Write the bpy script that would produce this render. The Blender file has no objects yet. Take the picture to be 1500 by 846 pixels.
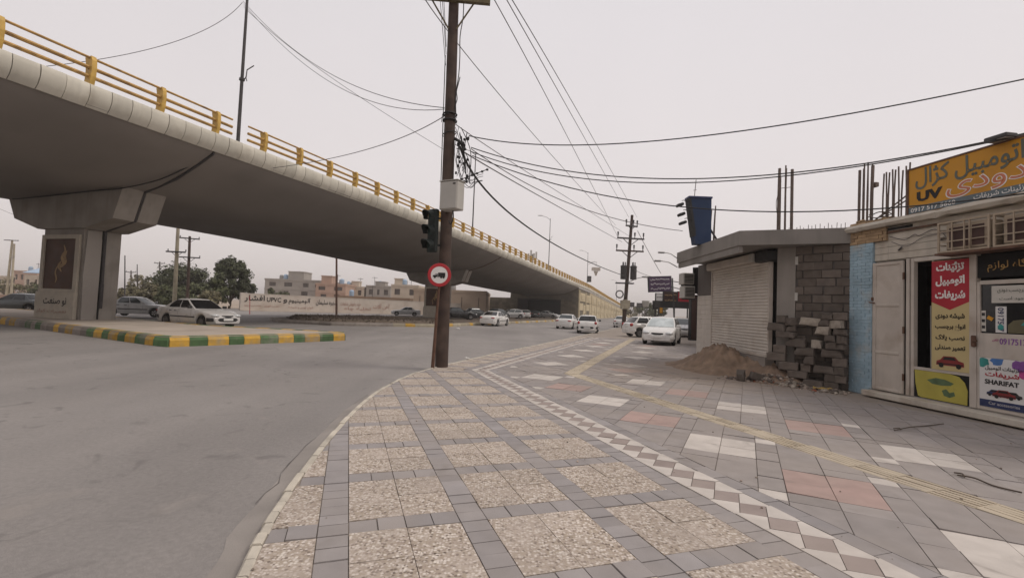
import bpy, bmesh, math, random, unicodedata
from mathutils import Vector, Matrix, noise as mnoise
random.seed(7)
PI = math.pi
R = math.radians
SC = bpy.context.scene
COL = SC.collection

# ------------------------------------------------------------------ camera
F_PX, CX, CY, EYE = 700.0, 750.0, 423.0, 1.55
ROLL, PITCH = math.atan(0.04), math.atan(30 / 700.0)
_f = Vector((0, math.cos(PITCH), math.sin(PITCH)))
_r = Vector((1, 0, 0))
_u = _r.cross(_f)
CR = math.cos(ROLL) * _r + math.sin(ROLL) * _u
CU = -math.sin(ROLL) * _r + math.cos(ROLL) * _u
CF = _f
cam_d = bpy.data.cameras.new('camera')
cam = bpy.data.objects.new('camera', cam_d)
COL.objects.link(cam)
m = Matrix.Identity(4)
for i in range(3):
    m[i][0], m[i][1], m[i][2] = CR[i], CU[i], -CF[i]
m.translation = (0, 0, EYE)
cam.matrix_world = m
cam_d.sensor_width = 36
cam_d.lens = 36 * F_PX / 1500
cam_d.clip_start = 0.05
cam_d.clip_end = 6000
SC.camera = cam

# ------------------------------------------------------------------ sky, sun, exposure
SUN_EL, SUN_DIR = R(56), Vector((0.97, -0.16))
w = bpy.data.worlds.new('World')
SC.world = w
w.use_nodes = True
nt = w.node_tree
bg = nt.nodes['Background']
sky = nt.nodes.new('ShaderNodeTexSky')
sky.sky_type = 'NISHITA'
sky.sun_disc = False
sky.sun_elevation = SUN_EL
sky.sun_rotation = math.atan2(SUN_DIR.x, SUN_DIR.y)
sky.dust_density = 6
tc = nt.nodes.new('ShaderNodeTexCoord')
sx = nt.nodes.new('ShaderNodeSeparateXYZ')
nt.links.new(tc.outputs['Generated'], sx.inputs[0])
rmp = nt.nodes.new('ShaderNodeValToRGB')
rmp.color_ramp.elements[0].position = 0.0
rmp.color_ramp.elements[0].color = (0.735, 0.665, 0.64, 1)
rmp.color_ramp.elements[1].position = 0.75
rmp.color_ramp.elements[1].color = (0.735, 0.705, 0.725, 1)
e = rmp.color_ramp.elements.new(0.25)
e.color = (0.785, 0.725, 0.715, 1)
nz = nt.nodes.new('ShaderNodeTexNoise')
nz.inputs['Scale'].default_value = 1.3
nz.inputs['Detail'].default_value = 5
nt.links.new(tc.outputs['Generated'], nz.inputs['Vector'])
mr = nt.nodes.new('ShaderNodeMapRange')
mr.inputs['To Min'].default_value = 9.3
mr.inputs['To Max'].default_value = 10.9
nt.links.new(nz.outputs['Fac'], mr.inputs['Value'])
vm = nt.nodes.new('ShaderNodeVectorMath')
vm.operation = 'SCALE'
nt.links.new(sx.outputs['Z'], rmp.inputs['Fac'])
nt.links.new(rmp.outputs['Color'], vm.inputs[0])
nt.links.new(mr.outputs['Result'], vm.inputs['Scale'])
mx = nt.nodes.new('ShaderNodeMix')
mx.data_type = 'RGBA'
mx.inputs['Factor'].default_value = 0.9
nt.links.new(sky.outputs['Color'], mx.inputs['A'])
nt.links.new(vm.outputs['Vector'], mx.inputs['B'])
nt.links.new(mx.outputs['Result'], bg.inputs['Color'])
bg.inputs['Strength'].default_value = 0.1

sun_d = bpy.data.lights.new('sun', 'SUN')
sun_d.energy = 1.45
sun_d.angle = R(20)
sun_d.color = (1.0, 0.93, 0.84)
sun = bpy.data.objects.new('sun', sun_d)
COL.objects.link(sun)
sdir = Vector((SUN_DIR.x, SUN_DIR.y, 0)).normalized() * math.cos(SUN_EL) + Vector((0, 0, math.sin(SUN_EL)))
sun.rotation_euler = sdir.to_track_quat('Z', 'Y').to_euler()
sun.location = (20, -30, 60)

SC.view_settings.view_transform = 'Standard'
SC.view_settings.look = 'None'
SC.view_settings.exposure = 0.10
SC.view_settings.gamma = 1.0
SC.view_settings.use_curve_mapping = False

# ------------------------------------------------------------------ geometry helpers
def ray(x, y):
    return CF + CR * ((x - CX) / F_PX) - CU * ((y - CY) / F_PX)
def gnd(x, y, z=0.0):
    d = ray(x, y)
    return Vector((0, 0, EYE)) + d * ((z - EYE) / d.z)
def at(x, y, Y):
    d = ray(x, y)
    return Vector((0, 0, EYE)) + d * (Y / d.y)

def tag(o, label=None, cat=None, group=None, kind=None):
    if label: o['label'] = label
    if cat: o['category'] = cat
    if group: o['group'] = group
    if kind: o['kind'] = kind
    return o
def thing(name, label, cat, loc=(0, 0, 0), rz=0.0, group=None):
    o = bpy.data.objects.new(name, None)
    COL.objects.link(o)
    o.empty_display_size = 0.2
    o.location = loc
    o.rotation_euler = (0, 0, rz)
    return tag(o, label, cat, group)

class MB:
    def __init__(s):
        s.v, s.f, s.mi, s.sm, s.at = [], [], [], [], []
    def add(s, pts, faces, mi=0, smooth=False, val=0.5):
        b = len(s.v)
        s.v += [tuple(p) for p in pts]
        for f in faces:
            s.f.append([b + i for i in f]); s.mi.append(mi); s.sm.append(smooth); s.at.append(val)
        return s
    def box(s, lo, hi, mi=0, M=None, val=0.5):
        x0, y0, z0 = lo; x1, y1, z1 = hi
        p = [Vector(q) for q in ((x0,y0,z0),(x1,y0,z0),(x1,y1,z0),(x0,y1,z0),(x0,y0,z1),(x1,y0,z1),(x1,y1,z1),(x0,y1,z1))]
        if M is not None: p = [M @ q for q in p]
        return s.add(p, [(0,3,2,1),(4,5,6,7),(0,1,5,4),(1,2,6,5),(2,3,7,6),(3,0,4,7)], mi, False, val)
    def bbox(s, lo, hi, b=0.01, mi=0, M=None, val=0.5):
        # bevelled box: 24 vertices
        x0, y0, z0 = lo; x1, y1, z1 = hi
        cx, cy, cz = (x0+x1)/2, (y0+y1)/2, (z0+z1)/2
        hx, hy, hz = (x1-x0)/2, (y1-y0)/2, (z1-z0)/2
        b = min(b, hx*.9, hy*.9, hz*.9)
        P, idx = [], {}
        for i in (-1,1):
            for j in (-1,1):
                for k in (-1,1):
                    for ax in range(3):
                        q = [cx+i*(hx-b), cy+j*(hy-b), cz+k*(hz-b)]
                        q[ax] += (i,j,k)[ax]*b
                        idx[(i,j,k,ax)] = len(P); P.append(Vector(q))
        fs = []
        for ax in range(3):
            o = [a for a in range(3) if a != ax]
            for sg in (-1,1):
                loop = []
                for (a,c) in ((-1,-1),(1,-1),(1,1),(-1,1)):
                    k = [0,0,0]; k[ax]=sg; k[o[0]]=a; k[o[1]]=c
                    loop.append(idx[tuple(k)+(ax,)])
                if (sg > 0) == (ax == 1): loop.reverse()
                fs.append(loop)
        for ax in range(3):                                     # edges
            o = [a for a in range(3) if a != ax]
            for a in (-1,1):
                for c in (-1,1):
                    k0=[0,0,0]; k0[o[0]]=a; k0[o[1]]=c; k1=list(k0); k0[ax]=-1; k1[ax]=1
                    fs.append([idx[tuple(k0)+(o[0],)], idx[tuple(k1)+(o[0],)], idx[tuple(k1)+(o[1],)], idx[tuple(k0)+(o[1],)]])
        for i in (-1,1):
            for j in (-1,1):
                for k in (-1,1):
                    fs.append([idx[(i,j,k,0)], idx[(i,j,k,1)], idx[(i,j,k,2)]])
        if M is not None: P = [M @ q for q in P]
        return s.add(P, fs, mi, False, val)
    def tube(s, path, r, n=8, mi=0, caps=True, smooth=True, val=0.5):
        path = [Vector(p) for p in path]
        rs = r if isinstance(r, (list, tuple)) else [r]*len(path)
        P = []; up = None
        for i, p in enumerate(path):
            a = path[max(i-1,0)]; c = path[min(i+1,len(path)-1)]
            d = (c-a).normalized()
            if up is None:
                up = Vector((0,0,1)) if abs(d.z) < .9 else Vector((1,0,0))
            x = d.cross(up).normalized(); y = x.cross(d).normalized(); up = y
            for k in range(n):
                t = 2*PI*k/n
                P.append(p + (x*math.cos(t)+y*math.sin(t))*rs[i])
        fs = []
        for i in range(len(path)-1):
            for k in range(n):
                k2 = (k+1) % n
                fs.append((i*n+k, i*n+k2, (i+1)*n+k2, (i+1)*n+k))
        b0 = len(s.v)
        s.add(P, fs, mi, smooth, val)
        if caps:
            s.f.append([b0+k for k in range(n)][::-1]); s.mi.append(mi); s.sm.append(False); s.at.append(val)
            s.f.append([b0+(len(path)-1)*n+k for k in range(n)]); s.mi.append(mi); s.sm.append(False); s.at.append(val)
        return s
    def lathe(s, prof, n=20, M=None, mi=0, smooth=True):
        # prof: list of (r, h) about local z
        P = []
        for (r, h) in prof:
            for k in range(n):
                t = 2*PI*k/n
                q = Vector((r*math.cos(t), r*math.sin(t), h))
                P.append(M @ q if M is not None else q)
        fs = []
        for i in range(len(prof)-1):
            for k in range(n):
                k2 = (k+1) % n
                fs.append((i*n+k, i*n+k2, (i+1)*n+k2, (i+1)*n+k))
        return s.add(P, fs, mi, smooth)
    def prism(s, poly, z0, z1, mi=0, M=None, val=0.5):
        n = len(poly)
        P = [Vector((p[0],p[1],z0)) for p in poly]+[Vector((p[0],p[1],z1)) for p in poly]
        if M is not None: P = [M @ q for q in P]
        fs = [list(range(n))[::-1], [n+i for i in range(n)]]
        fs += [(i,(i+1)%n,n+(i+1)%n,n+i) for i in range(n)]
        return s.add(P, fs, mi, False, val)
    def loft(s, rings, mi=0, closed=True, caps=True, smooth=True, val=0.5):
        n = len(rings[0]); P = [p for rg in rings for p in rg]; fs = []
        for i in range(len(rings)-1):
            for k in range(n if closed else n-1):
                k2 = (k+1) % n
                fs.append((i*n+k, i*n+k2, (i+1)*n+k2, (i+1)*n+k))
        if caps:
            fs.append(list(range(n))[::-1]); fs.append([(len(rings)-1)*n+k for k in range(n)])
        return s.add(P, fs, mi, smooth, val)
    def ball(s, c, r, mi=0, nu=10, nv=7):
        rx, ry, rz = r if isinstance(r,(tuple,list)) else (r,r,r)
        rings = []
        for j in range(nv+1):
            ph = -PI/2+PI*j/nv
            cr = max(math.cos(ph), .02)
            rings.append([Vector((c[0]+rx*cr*math.cos(2*PI*k/nu), c[1]+ry*cr*math.sin(2*PI*k/nu), c[2]+rz*math.sin(ph))) for k in range(nu)])
        return s.loft(rings, mi)
    def build(s, name, mats, parent=None, sharp=40, fixn=True):
        me = bpy.data.meshes.new(name)
        me.from_pydata(s.v, [], s.f)
        if not isinstance(mats,(list,tuple)): mats = [mats]
        for mm in mats: me.materials.append(mm)
        me.polygons.foreach_set('material_index', s.mi)
        me.polygons.foreach_set('use_smooth', s.sm)
        a = me.attributes.new('rnd', 'FLOAT', 'FACE')
        a.data.foreach_set('value', s.at)
        me.update()
        if fixn:
            bm = bmesh.new(); bm.from_mesh(me)
            bmesh.ops.recalc_face_normals(bm, faces=bm.faces)
            bm.to_mesh(me); bm.free()
        if any(s.sm): me.set_sharp_from_angle(angle=R(sharp))
        o = bpy.data.objects.new(name, me)
        COL.objects.link(o)
        if parent is not None: o.parent = parent
        return o

def lerp(a, b, t): return a+(b-a)*t
def interp(tab, x):
    if x <= tab[0][0]: return tab[0][1]
    for (a, va), (b, vb) in zip(tab, tab[1:]):
        if x <= b: return lerp(va, vb, (x-a)/(b-a))
    return tab[-1][1]
def spline(pts, n=6):
    pts = [Vector(p) for p in pts]; out = []
    for i in range(len(pts)-1):
        p0 = pts[max(i-1,0)]; p1 = pts[i]; p2 = pts[i+1]; p3 = pts[min(i+2,len(pts)-1)]
        for k in range(n):
            t = k/n
            out.append(.5*((2*p1)+(p2-p0)*t+(2*p0-5*p1+4*p2-p3)*t*t+(3*p1-p0-3*p2+p3)*t**3))
    out.append(pts[-1])
    return out

# ------------------------------------------------------------------ materials
def mat(name, col, rough=.8, var=.12, scale=3.0, bump=0.0, bscale=60.0, metal=0.0, rnd=0.0, stain=None, stain_scale=.8, stain_lo=.5, stain_hi=.75, spec=.3, coat=0.0, streak=0.0, trans=0.0):
    m = bpy.data.materials.new(name); m.use_nodes = True
    t = m.node_tree; N = t.nodes; L = t.links
    b = N['Principled BSDF']
    b.inputs['Roughness'].default_value = rough
    b.inputs['Metallic'].default_value = metal
    b.inputs['Specular IOR Level'].default_value = spec
    if coat: b.inputs['Coat Weight'].default_value = coat; b.inputs['Coat Roughness'].default_value = .08
    tc = N.new('ShaderNodeTexCoord')
    src = tc.outputs['Object']
    def noise(sc, det=4, vec=None):
        n = N.new('ShaderNodeTexNoise'); n.inputs['Scale'].default_value = sc; n.inputs['Detail'].default_value = det
        L.new(vec or src, n.inputs['Vector']); return n.outputs['Fac']
    def mixc(fac, a, bb, mode='MIX'):
        x = N.new('ShaderNodeMix'); x.data_type = 'RGBA'; x.blend_type = mode
        if isinstance(fac, float): x.inputs['Factor'].default_value = fac
        else: L.new(fac, x.inputs['Factor'])
        for k, q in (('A', a), ('B', bb)):
            if isinstance(q, tuple): x.inputs[k].default_value = (*q[:3], 1)
            else: L.new(q, x.inputs[k])
        return x.outputs['Result']
    def rng(v, a, bb, c=0., d=1.):
        x = N.new('ShaderNodeMapRange'); L.new(v, x.inputs['Value'])
        for k, q in zip(('From Min','From Max','To Min','To Max'), (a,bb,c,d)): x.inputs[k].default_value = q
        return x.outputs['Result']
    c = tuple(col)
    lo = tuple(max(q*(1-var),0) for q in c); hi = tuple(min(q*(1+var),1) for q in c)
    cur = mixc(rng(noise(scale,5), .3, .7), lo, hi)
    if streak:
        mp = N.new('ShaderNodeMapping'); mp.inputs['Scale'].default_value = (3,3,.25); L.new(src, mp.inputs['Vector'])
        cur = mixc(rng(noise(1.6,5,mp.outputs['Vector']), .5, .8, 0, streak), cur, tuple(q*.45 for q in c))
    if rnd:
        at_ = N.new('ShaderNodeAttribute'); at_.attribute_name = 'rnd'
        f = rng(at_.outputs['Fac'], 0, 1, 1-rnd, 1+rnd)
        vs = N.new('ShaderNodeVectorMath'); vs.operation = 'SCALE'
        L.new(cur, vs.inputs[0]); L.new(f, vs.inputs['Scale']); cur = vs.outputs['Vector']
    if stain:
        cur = mixc(rng(noise(stain_scale,6), stain_lo, stain_hi, 0, .85), cur, stain)
    L.new(cur, b.inputs['Base Color'])
    if rough > .25:
        L.new(rng(noise(scale*2,3), .3, .7, max(rough-.12,0), min(rough+.1,1)), b.inputs['Roughness'])
    if bump:
        bp = N.new('ShaderNodeBump'); bp.inputs['Strength'].default_value = min(bump,1); bp.inputs['Distance'].default_value = .01
        L.new(noise(bscale,5), bp.inputs['Height']); L.new(bp.outputs['Normal'], b.inputs['Normal'])
    if trans: b.inputs['Transmission Weight'].default_value = trans
    m['rig'] = 0
    return m

DUST = (.30,.245,.195)
M = {}
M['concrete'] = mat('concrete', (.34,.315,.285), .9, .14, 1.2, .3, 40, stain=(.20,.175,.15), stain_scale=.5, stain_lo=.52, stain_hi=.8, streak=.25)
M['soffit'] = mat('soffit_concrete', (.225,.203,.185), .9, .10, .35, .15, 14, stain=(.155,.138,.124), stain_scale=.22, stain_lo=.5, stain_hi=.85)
M['parapet'] = mat('parapet_concrete', (.52,.49,.42), .85, .08, 1.5, .2, 40, rnd=.10, stain=(.34,.30,.24), stain_scale=1.1, stain_lo=.55, stain_hi=.85, streak=.22)
M['yellow_rail'] = mat('yellow_paint', (.52,.33,.08), .55, .18, 4, .1, 60, stain=(.28,.15,.05), stain_scale=3, stain_lo=.58, stain_hi=.8)
M['brass_rail'] = mat('brown_yellow_pipe', (.44,.265,.085), .55, .2, 3, 0, stain=(.15,.085,.045), stain_scale=2.5, stain_lo=.5, stain_hi=.75)
M['steel_dark'] = mat('dark_steel', (.055,.05,.05), .6, .2, 4)
M['steel'] = mat('galvanised_steel', (.32,.31,.30), .5, .12, 5, metal=.5)
M['rust'] = mat('rusty_steel', (.115,.062,.042), .85, .3, 6, .3, 80)
M['rebar'] = mat('rebar_steel', (.13,.10,.085), .8, .25, 8)
M['black'] = mat('black_cable', (.022,.02,.02), .6, .1, 5)
M['cable_grey'] = mat('grey_cable', (.10,.09,.09), .6, .1, 5)
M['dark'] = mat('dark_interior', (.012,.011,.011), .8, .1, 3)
M['white_metal'] = mat('white_metal', (.49,.435,.38), .5, .08, 3, 0, stain=(.30,.23,.175), stain_scale=2.2, stain_lo=.52, stain_hi=.82, streak=.3)
M['shutter'] = mat('white_shutter', (.54,.49,.435), .5, .07, 2.5, 0, stain=(.34,.27,.21), stain_scale=1.6, stain_lo=.56, stain_hi=.85, streak=.2)
M['plaster'] = mat('cream_plaster', (.50,.45,.38), .85, .10, 2, .25, 40, stain=(.24,.18,.13), stain_scale=1.7, stain_lo=.55, stain_hi=.8, streak=.4)
M['abutment'] = mat('shaded_abutment_brick', (.175,.148,.108), .9, .15, 1.5, .3, 30, rnd=.2, stain=(.11,.094,.072), stain_scale=.5, stain_lo=.45, stain_hi=.8)  # cream brick darkened so its colour holds the shade under the deck
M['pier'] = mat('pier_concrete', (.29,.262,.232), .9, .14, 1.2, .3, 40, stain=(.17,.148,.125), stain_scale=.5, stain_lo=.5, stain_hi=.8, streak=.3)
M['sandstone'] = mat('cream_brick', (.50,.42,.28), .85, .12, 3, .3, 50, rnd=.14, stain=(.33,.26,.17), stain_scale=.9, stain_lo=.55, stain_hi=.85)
M['block'] = mat('grey_block', (.128,.105,.088), .95, .18, 7, .6, 90, rnd=.22, stain=(.09,.08,.074), stain_scale=2.5, stain_lo=.55, stain_hi=.8)
M['block_pale'] = mat('broken_pale_block', (.33,.285,.235), .95, .2, 9, .6, 70, rnd=.2, stain=(.2,.17,.145), stain_scale=5, stain_lo=.5, stain_hi=.7)
M['mortar'] = mat('mortar', (.10,.09,.084), .95, .2, 9, .4, 80)
M['blue_paint'] = mat('blue_painted_brick', (.32,.435,.505), .8, .12, 3, .4, 50, rnd=.06, stain=(.43,.42,.385), stain_scale=2.6, stain_lo=.52, stain_hi=.74)
M['brick'] = mat('tan_brick', (.34,.235,.14), .9, .18, 5, .4, 60, rnd=.2, stain=(.18,.13,.09), stain_scale=2, stain_lo=.55, stain_hi=.8)
M['red_brick'] = mat('red_brick', (.24,.085,.05), .9, .2, 8, .4, 60)
M['wood'] = mat('dark_wood_pole', (.068,.046,.037), .85, .35, 3, .6, 30, stain=(.12,.085,.065), stain_scale=2.5, stain_lo=.55, stain_hi=.8, streak=.5)
M['wood_green'] = mat('weathered_crossarm', (.13,.105,.06), .85, .2, 4, .3, 30)
M['tyre'] = mat('tyre_rubber', (.022,.021,.021), .85, .2, 10)
M['rim'] = mat('wheel_rim', (.40,.39,.38), .4, .1, 8, metal=.6)
M['rim_dark'] = mat('steel_wheel', (.10,.095,.09), .6, .15, 8, metal=.3)
M['glass_dark'] = mat('dark_car_glass', (.012,.012,.013), .06, 0.0, 3, spec=.5)
M['glass_car'] = mat('car_glass', (.05,.058,.06), .06, 0.0, 3, spec=.6)
M['trim'] = mat('black_plastic_trim', (.03,.029,.029), .65, .15, 6)
M['lamp_glass'] = mat('headlight_glass', (.55,.56,.56), .12, .1, 14, spec=.6)
M['tail_glass'] = mat('tail_light_red', (.30,.018,.014), .2, .1, 10, spec=.5)
M['plate'] = mat('number_plate', (.66,.65,.62), .5, .06, 10)
M['sand'] = mat('building_sand', (.235,.165,.115), .98, .25, 5, .9, 45, stain=(.165,.115,.085), stain_scale=1.4, stain_lo=.5, stain_hi=.75)
M['cage_beige'] = mat('dusty_beige_cage', (.36,.29,.215), .7, .15, 4, stain=(.2,.145,.10), stain_scale=3, stain_lo=.5, stain_hi=.75)
M['rubble'] = mat('rubble_stone', (.25,.20,.165), .95, .3, 8, .5, 60, rnd=.5)
M['blue_sign'] = mat('blue_sign_panel', (.014,.031,.078), .5, .15, 1.5, stain=(.032,.046,.08), stain_scale=1.5, stain_lo=.5, stain_hi=.8)
M['purple_sign'] = mat('purple_sign_panel', (.075,.045,.085), .5, .15, 2)
M['sign_grey'] = mat('pale_lettering', (.48,.45,.46), .6, .1, 5)
M['amber_sign'] = mat('amber_sign_panel', (.53,.25,.022), .5, .07, 1.5, stain=(.37,.17,.03), stain_scale=1.2, stain_lo=.55, stain_hi=.85)
M['sign_green'] = mat('grey_green_lettering', (.115,.125,.10), .6, .1, 5)
M['sign_black'] = mat('black_lettering', (.02,.018,.018), .6, .1, 5)
M['sign_white'] = mat('white_lettering', (.72,.69,.66), .6, .06, 5)
M['sign_rose'] = mat('rose_lettering', (.50,.17,.10), .6, .1, 5)
M['strip_grey'] = mat('blue_grey_strip', (.12,.15,.165), .5, .1, 2)
M['banner_red'] = mat('banner_red', (.36,.022,.035), .5, .06, 2)
M['banner_cream'] = mat('banner_cream', (.50,.40,.20), .5, .06, 2)
M['panel_yellow'] = mat('painted_yellow_panel', (.42,.36,.075), .55, .12, 3, stain=(.20,.17,.06), stain_scale=3, stain_lo=.6, stain_hi=.75)
M['sticker_green'] = mat('green_sticker', (.10,.15,.075), .6, .25, 8)
M['poster_white'] = mat('poster_white', (.62,.60,.58), .45, .05, 3)
M['magenta'] = mat('magenta_print', (.42,.06,.22), .5, .2, 6)
M['teal'] = mat('teal_print', (.04,.24,.22), .5, .2, 6)
M['violet'] = mat('violet_print', (.22,.08,.30), .5, .2, 6)
M['print_blue'] = mat('blue_print', (.07,.17,.40), .5, .2, 6)
M['navy'] = mat('navy_print', (.03,.04,.10), .5, .1, 6)
M['car_print_red'] = mat('dark_red_print', (.22,.03,.03), .4, .15, 6)
M['paper'] = mat('paper_notice', (.52,.49,.44), .8, .06, 4)
M['poster_brown'] = mat('brown_mural', (.085,.045,.03), .7, .25, 1.8)
M['mural_gold'] = mat('mural_gold', (.33,.215,.105), .7, .3, 4)
M['beige_frame'] = mat('beige_stone_frame', (.46,.41,.34), .85, .1, 3, .2, 40)
M['sign_red'] = mat('traffic_sign_red', (.42,.028,.035), .45, .08, 3)
M['cabinet'] = mat('cabinet_grey', (.42,.40,.365), .55, .05, 3)
M['lens'] = mat('signal_lens', (.035,.055,.05), .15, .1, 5, spec=.5)
M['signal'] = mat('signal_housing', (.016,.021,.019), .6, .1, 5)
M['wall_white'] = mat('whitewashed_wall', (.50,.44,.385), .9, .08, 1.2, .2, 30, stain=(.34,.27,.22), stain_scale=.6, stain_lo=.5, stain_hi=.8)
M['graffiti'] = mat('faded_red_paint', (.36,.22,.18), .9, .3, 4)
M['bark'] = mat('bark', (.10,.075,.055), .95, .25, 6, .4, 30)
M['leaf'] = mat('dusty_leaf', (.075,.082,.038), .7, .3, 1.6, rnd=.5)
M['leaf_dark'] = mat('dark_leaf', (.058,.064,.033), .7, .3, 1.6, rnd=.5)
M['leaf_dry'] = mat('dry_olive_leaf', (.13,.115,.065), .75, .3, 1.6, rnd=.5)
M['bld_tan'] = mat('tan_render', (.40,.31,.235), .9, .07, .5, stain=(.30,.23,.175), stain_scale=.3, stain_lo=.5, stain_hi=.8)
M['bld_grey'] = mat('grey_render', (.33,.30,.27), .9, .08, .5, stain=(.25,.22,.2), stain_scale=.3, stain_lo=.5, stain_hi=.8)
M['bld_pink'] = mat('pink_brick_render', (.42,.29,.225), .9, .08, .5, stain=(.33,.23,.18), stain_scale=.3, stain_lo=.5, stain_hi=.8)
M['bld_cream'] = mat('cream_render', (.50,.43,.35), .9, .08, .5, stain=(.38,.32,.26), stain_scale=.3, stain_lo=.5, stain_hi=.8)
M['bld_brown'] = mat('brown_roof_band', (.22,.15,.10), .9, .1, .6)
M['roof_blue'] = mat('blue_sheet_roof', (.30,.40,.52), .5, .1, 1)
M['window'] = mat('dark_window', (.03,.03,.033), .25, .1, 3)
M['far_window'] = mat('hazy_window', (.11,.095,.085), .4, .2, 2)
M['screen_reflection'] = mat('windscreen_reflection', (.46,.50,.50), .12, .25, 2.2, spec=.6)  # pale glass colour stands in for a bright reflection on the windscreen
M['brown_door'] = mat('dark_red_brown_panel', (.06,.032,.026), .6, .2, 3)
M['kerb_cream'] = mat('worn_cream_kerb', (.47,.425,.355), .9, .12, 5, .4, 40, rnd=.1, stain=(.27,.24,.205), stain_scale=2.2, stain_lo=.5, stain_hi=.68)
M['kerb_yellow'] = mat('kerb_yellow', (.47,.275,.045), .75, .15, 5, .3, 40, rnd=.2, stain=(.29,.25,.18), stain_scale=1.9, stain_lo=.50, stain_hi=.72)
M['kerb_green'] = mat('kerb_green', (.075,.135,.055), .75, .2, 5, .3, 40, rnd=.25, stain=(.22,.205,.165), stain_scale=1.9, stain_lo=.50, stain_hi=.72)
M['kerb_pale'] = mat('kerb_faded', (.36,.315,.235), .9, .15, 3, .3, 40, rnd=.2, stain=(.2,.175,.15), stain_scale=1.2, stain_lo=.5, stain_hi=.75)
M['kerb_grey'] = mat('kerb_concrete', (.24,.21,.185), .9, .15, 3, .3, 40, rnd=.2)
M['island_top'] = mat('dusty_island_concrete', (.40,.34,.285), .95, .1, 1.2, .3, 30, stain=(.29,.24,.2), stain_scale=.5, stain_lo=.5, stain_hi=.75)
M['soil'] = mat('dark_soil', (.115,.09,.07), .98, .25, 2, .6, 20)
M['ground'] = mat('sandy_ground', (.34,.275,.215), .98, .12, .3, .3, 10, stain=(.26,.205,.16), stain_scale=.08, stain_lo=.45, stain_hi=.7)
M['litter'] = mat('white_litter', (.65,.63,.6), .8, .1, 8)
M['cardboard'] = mat('ochre_cardboard', (.45,.30,.09), .85, .15, 6)
M['stick'] = mat('dry_stick', (.085,.065,.05), .9, .2, 8)

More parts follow.
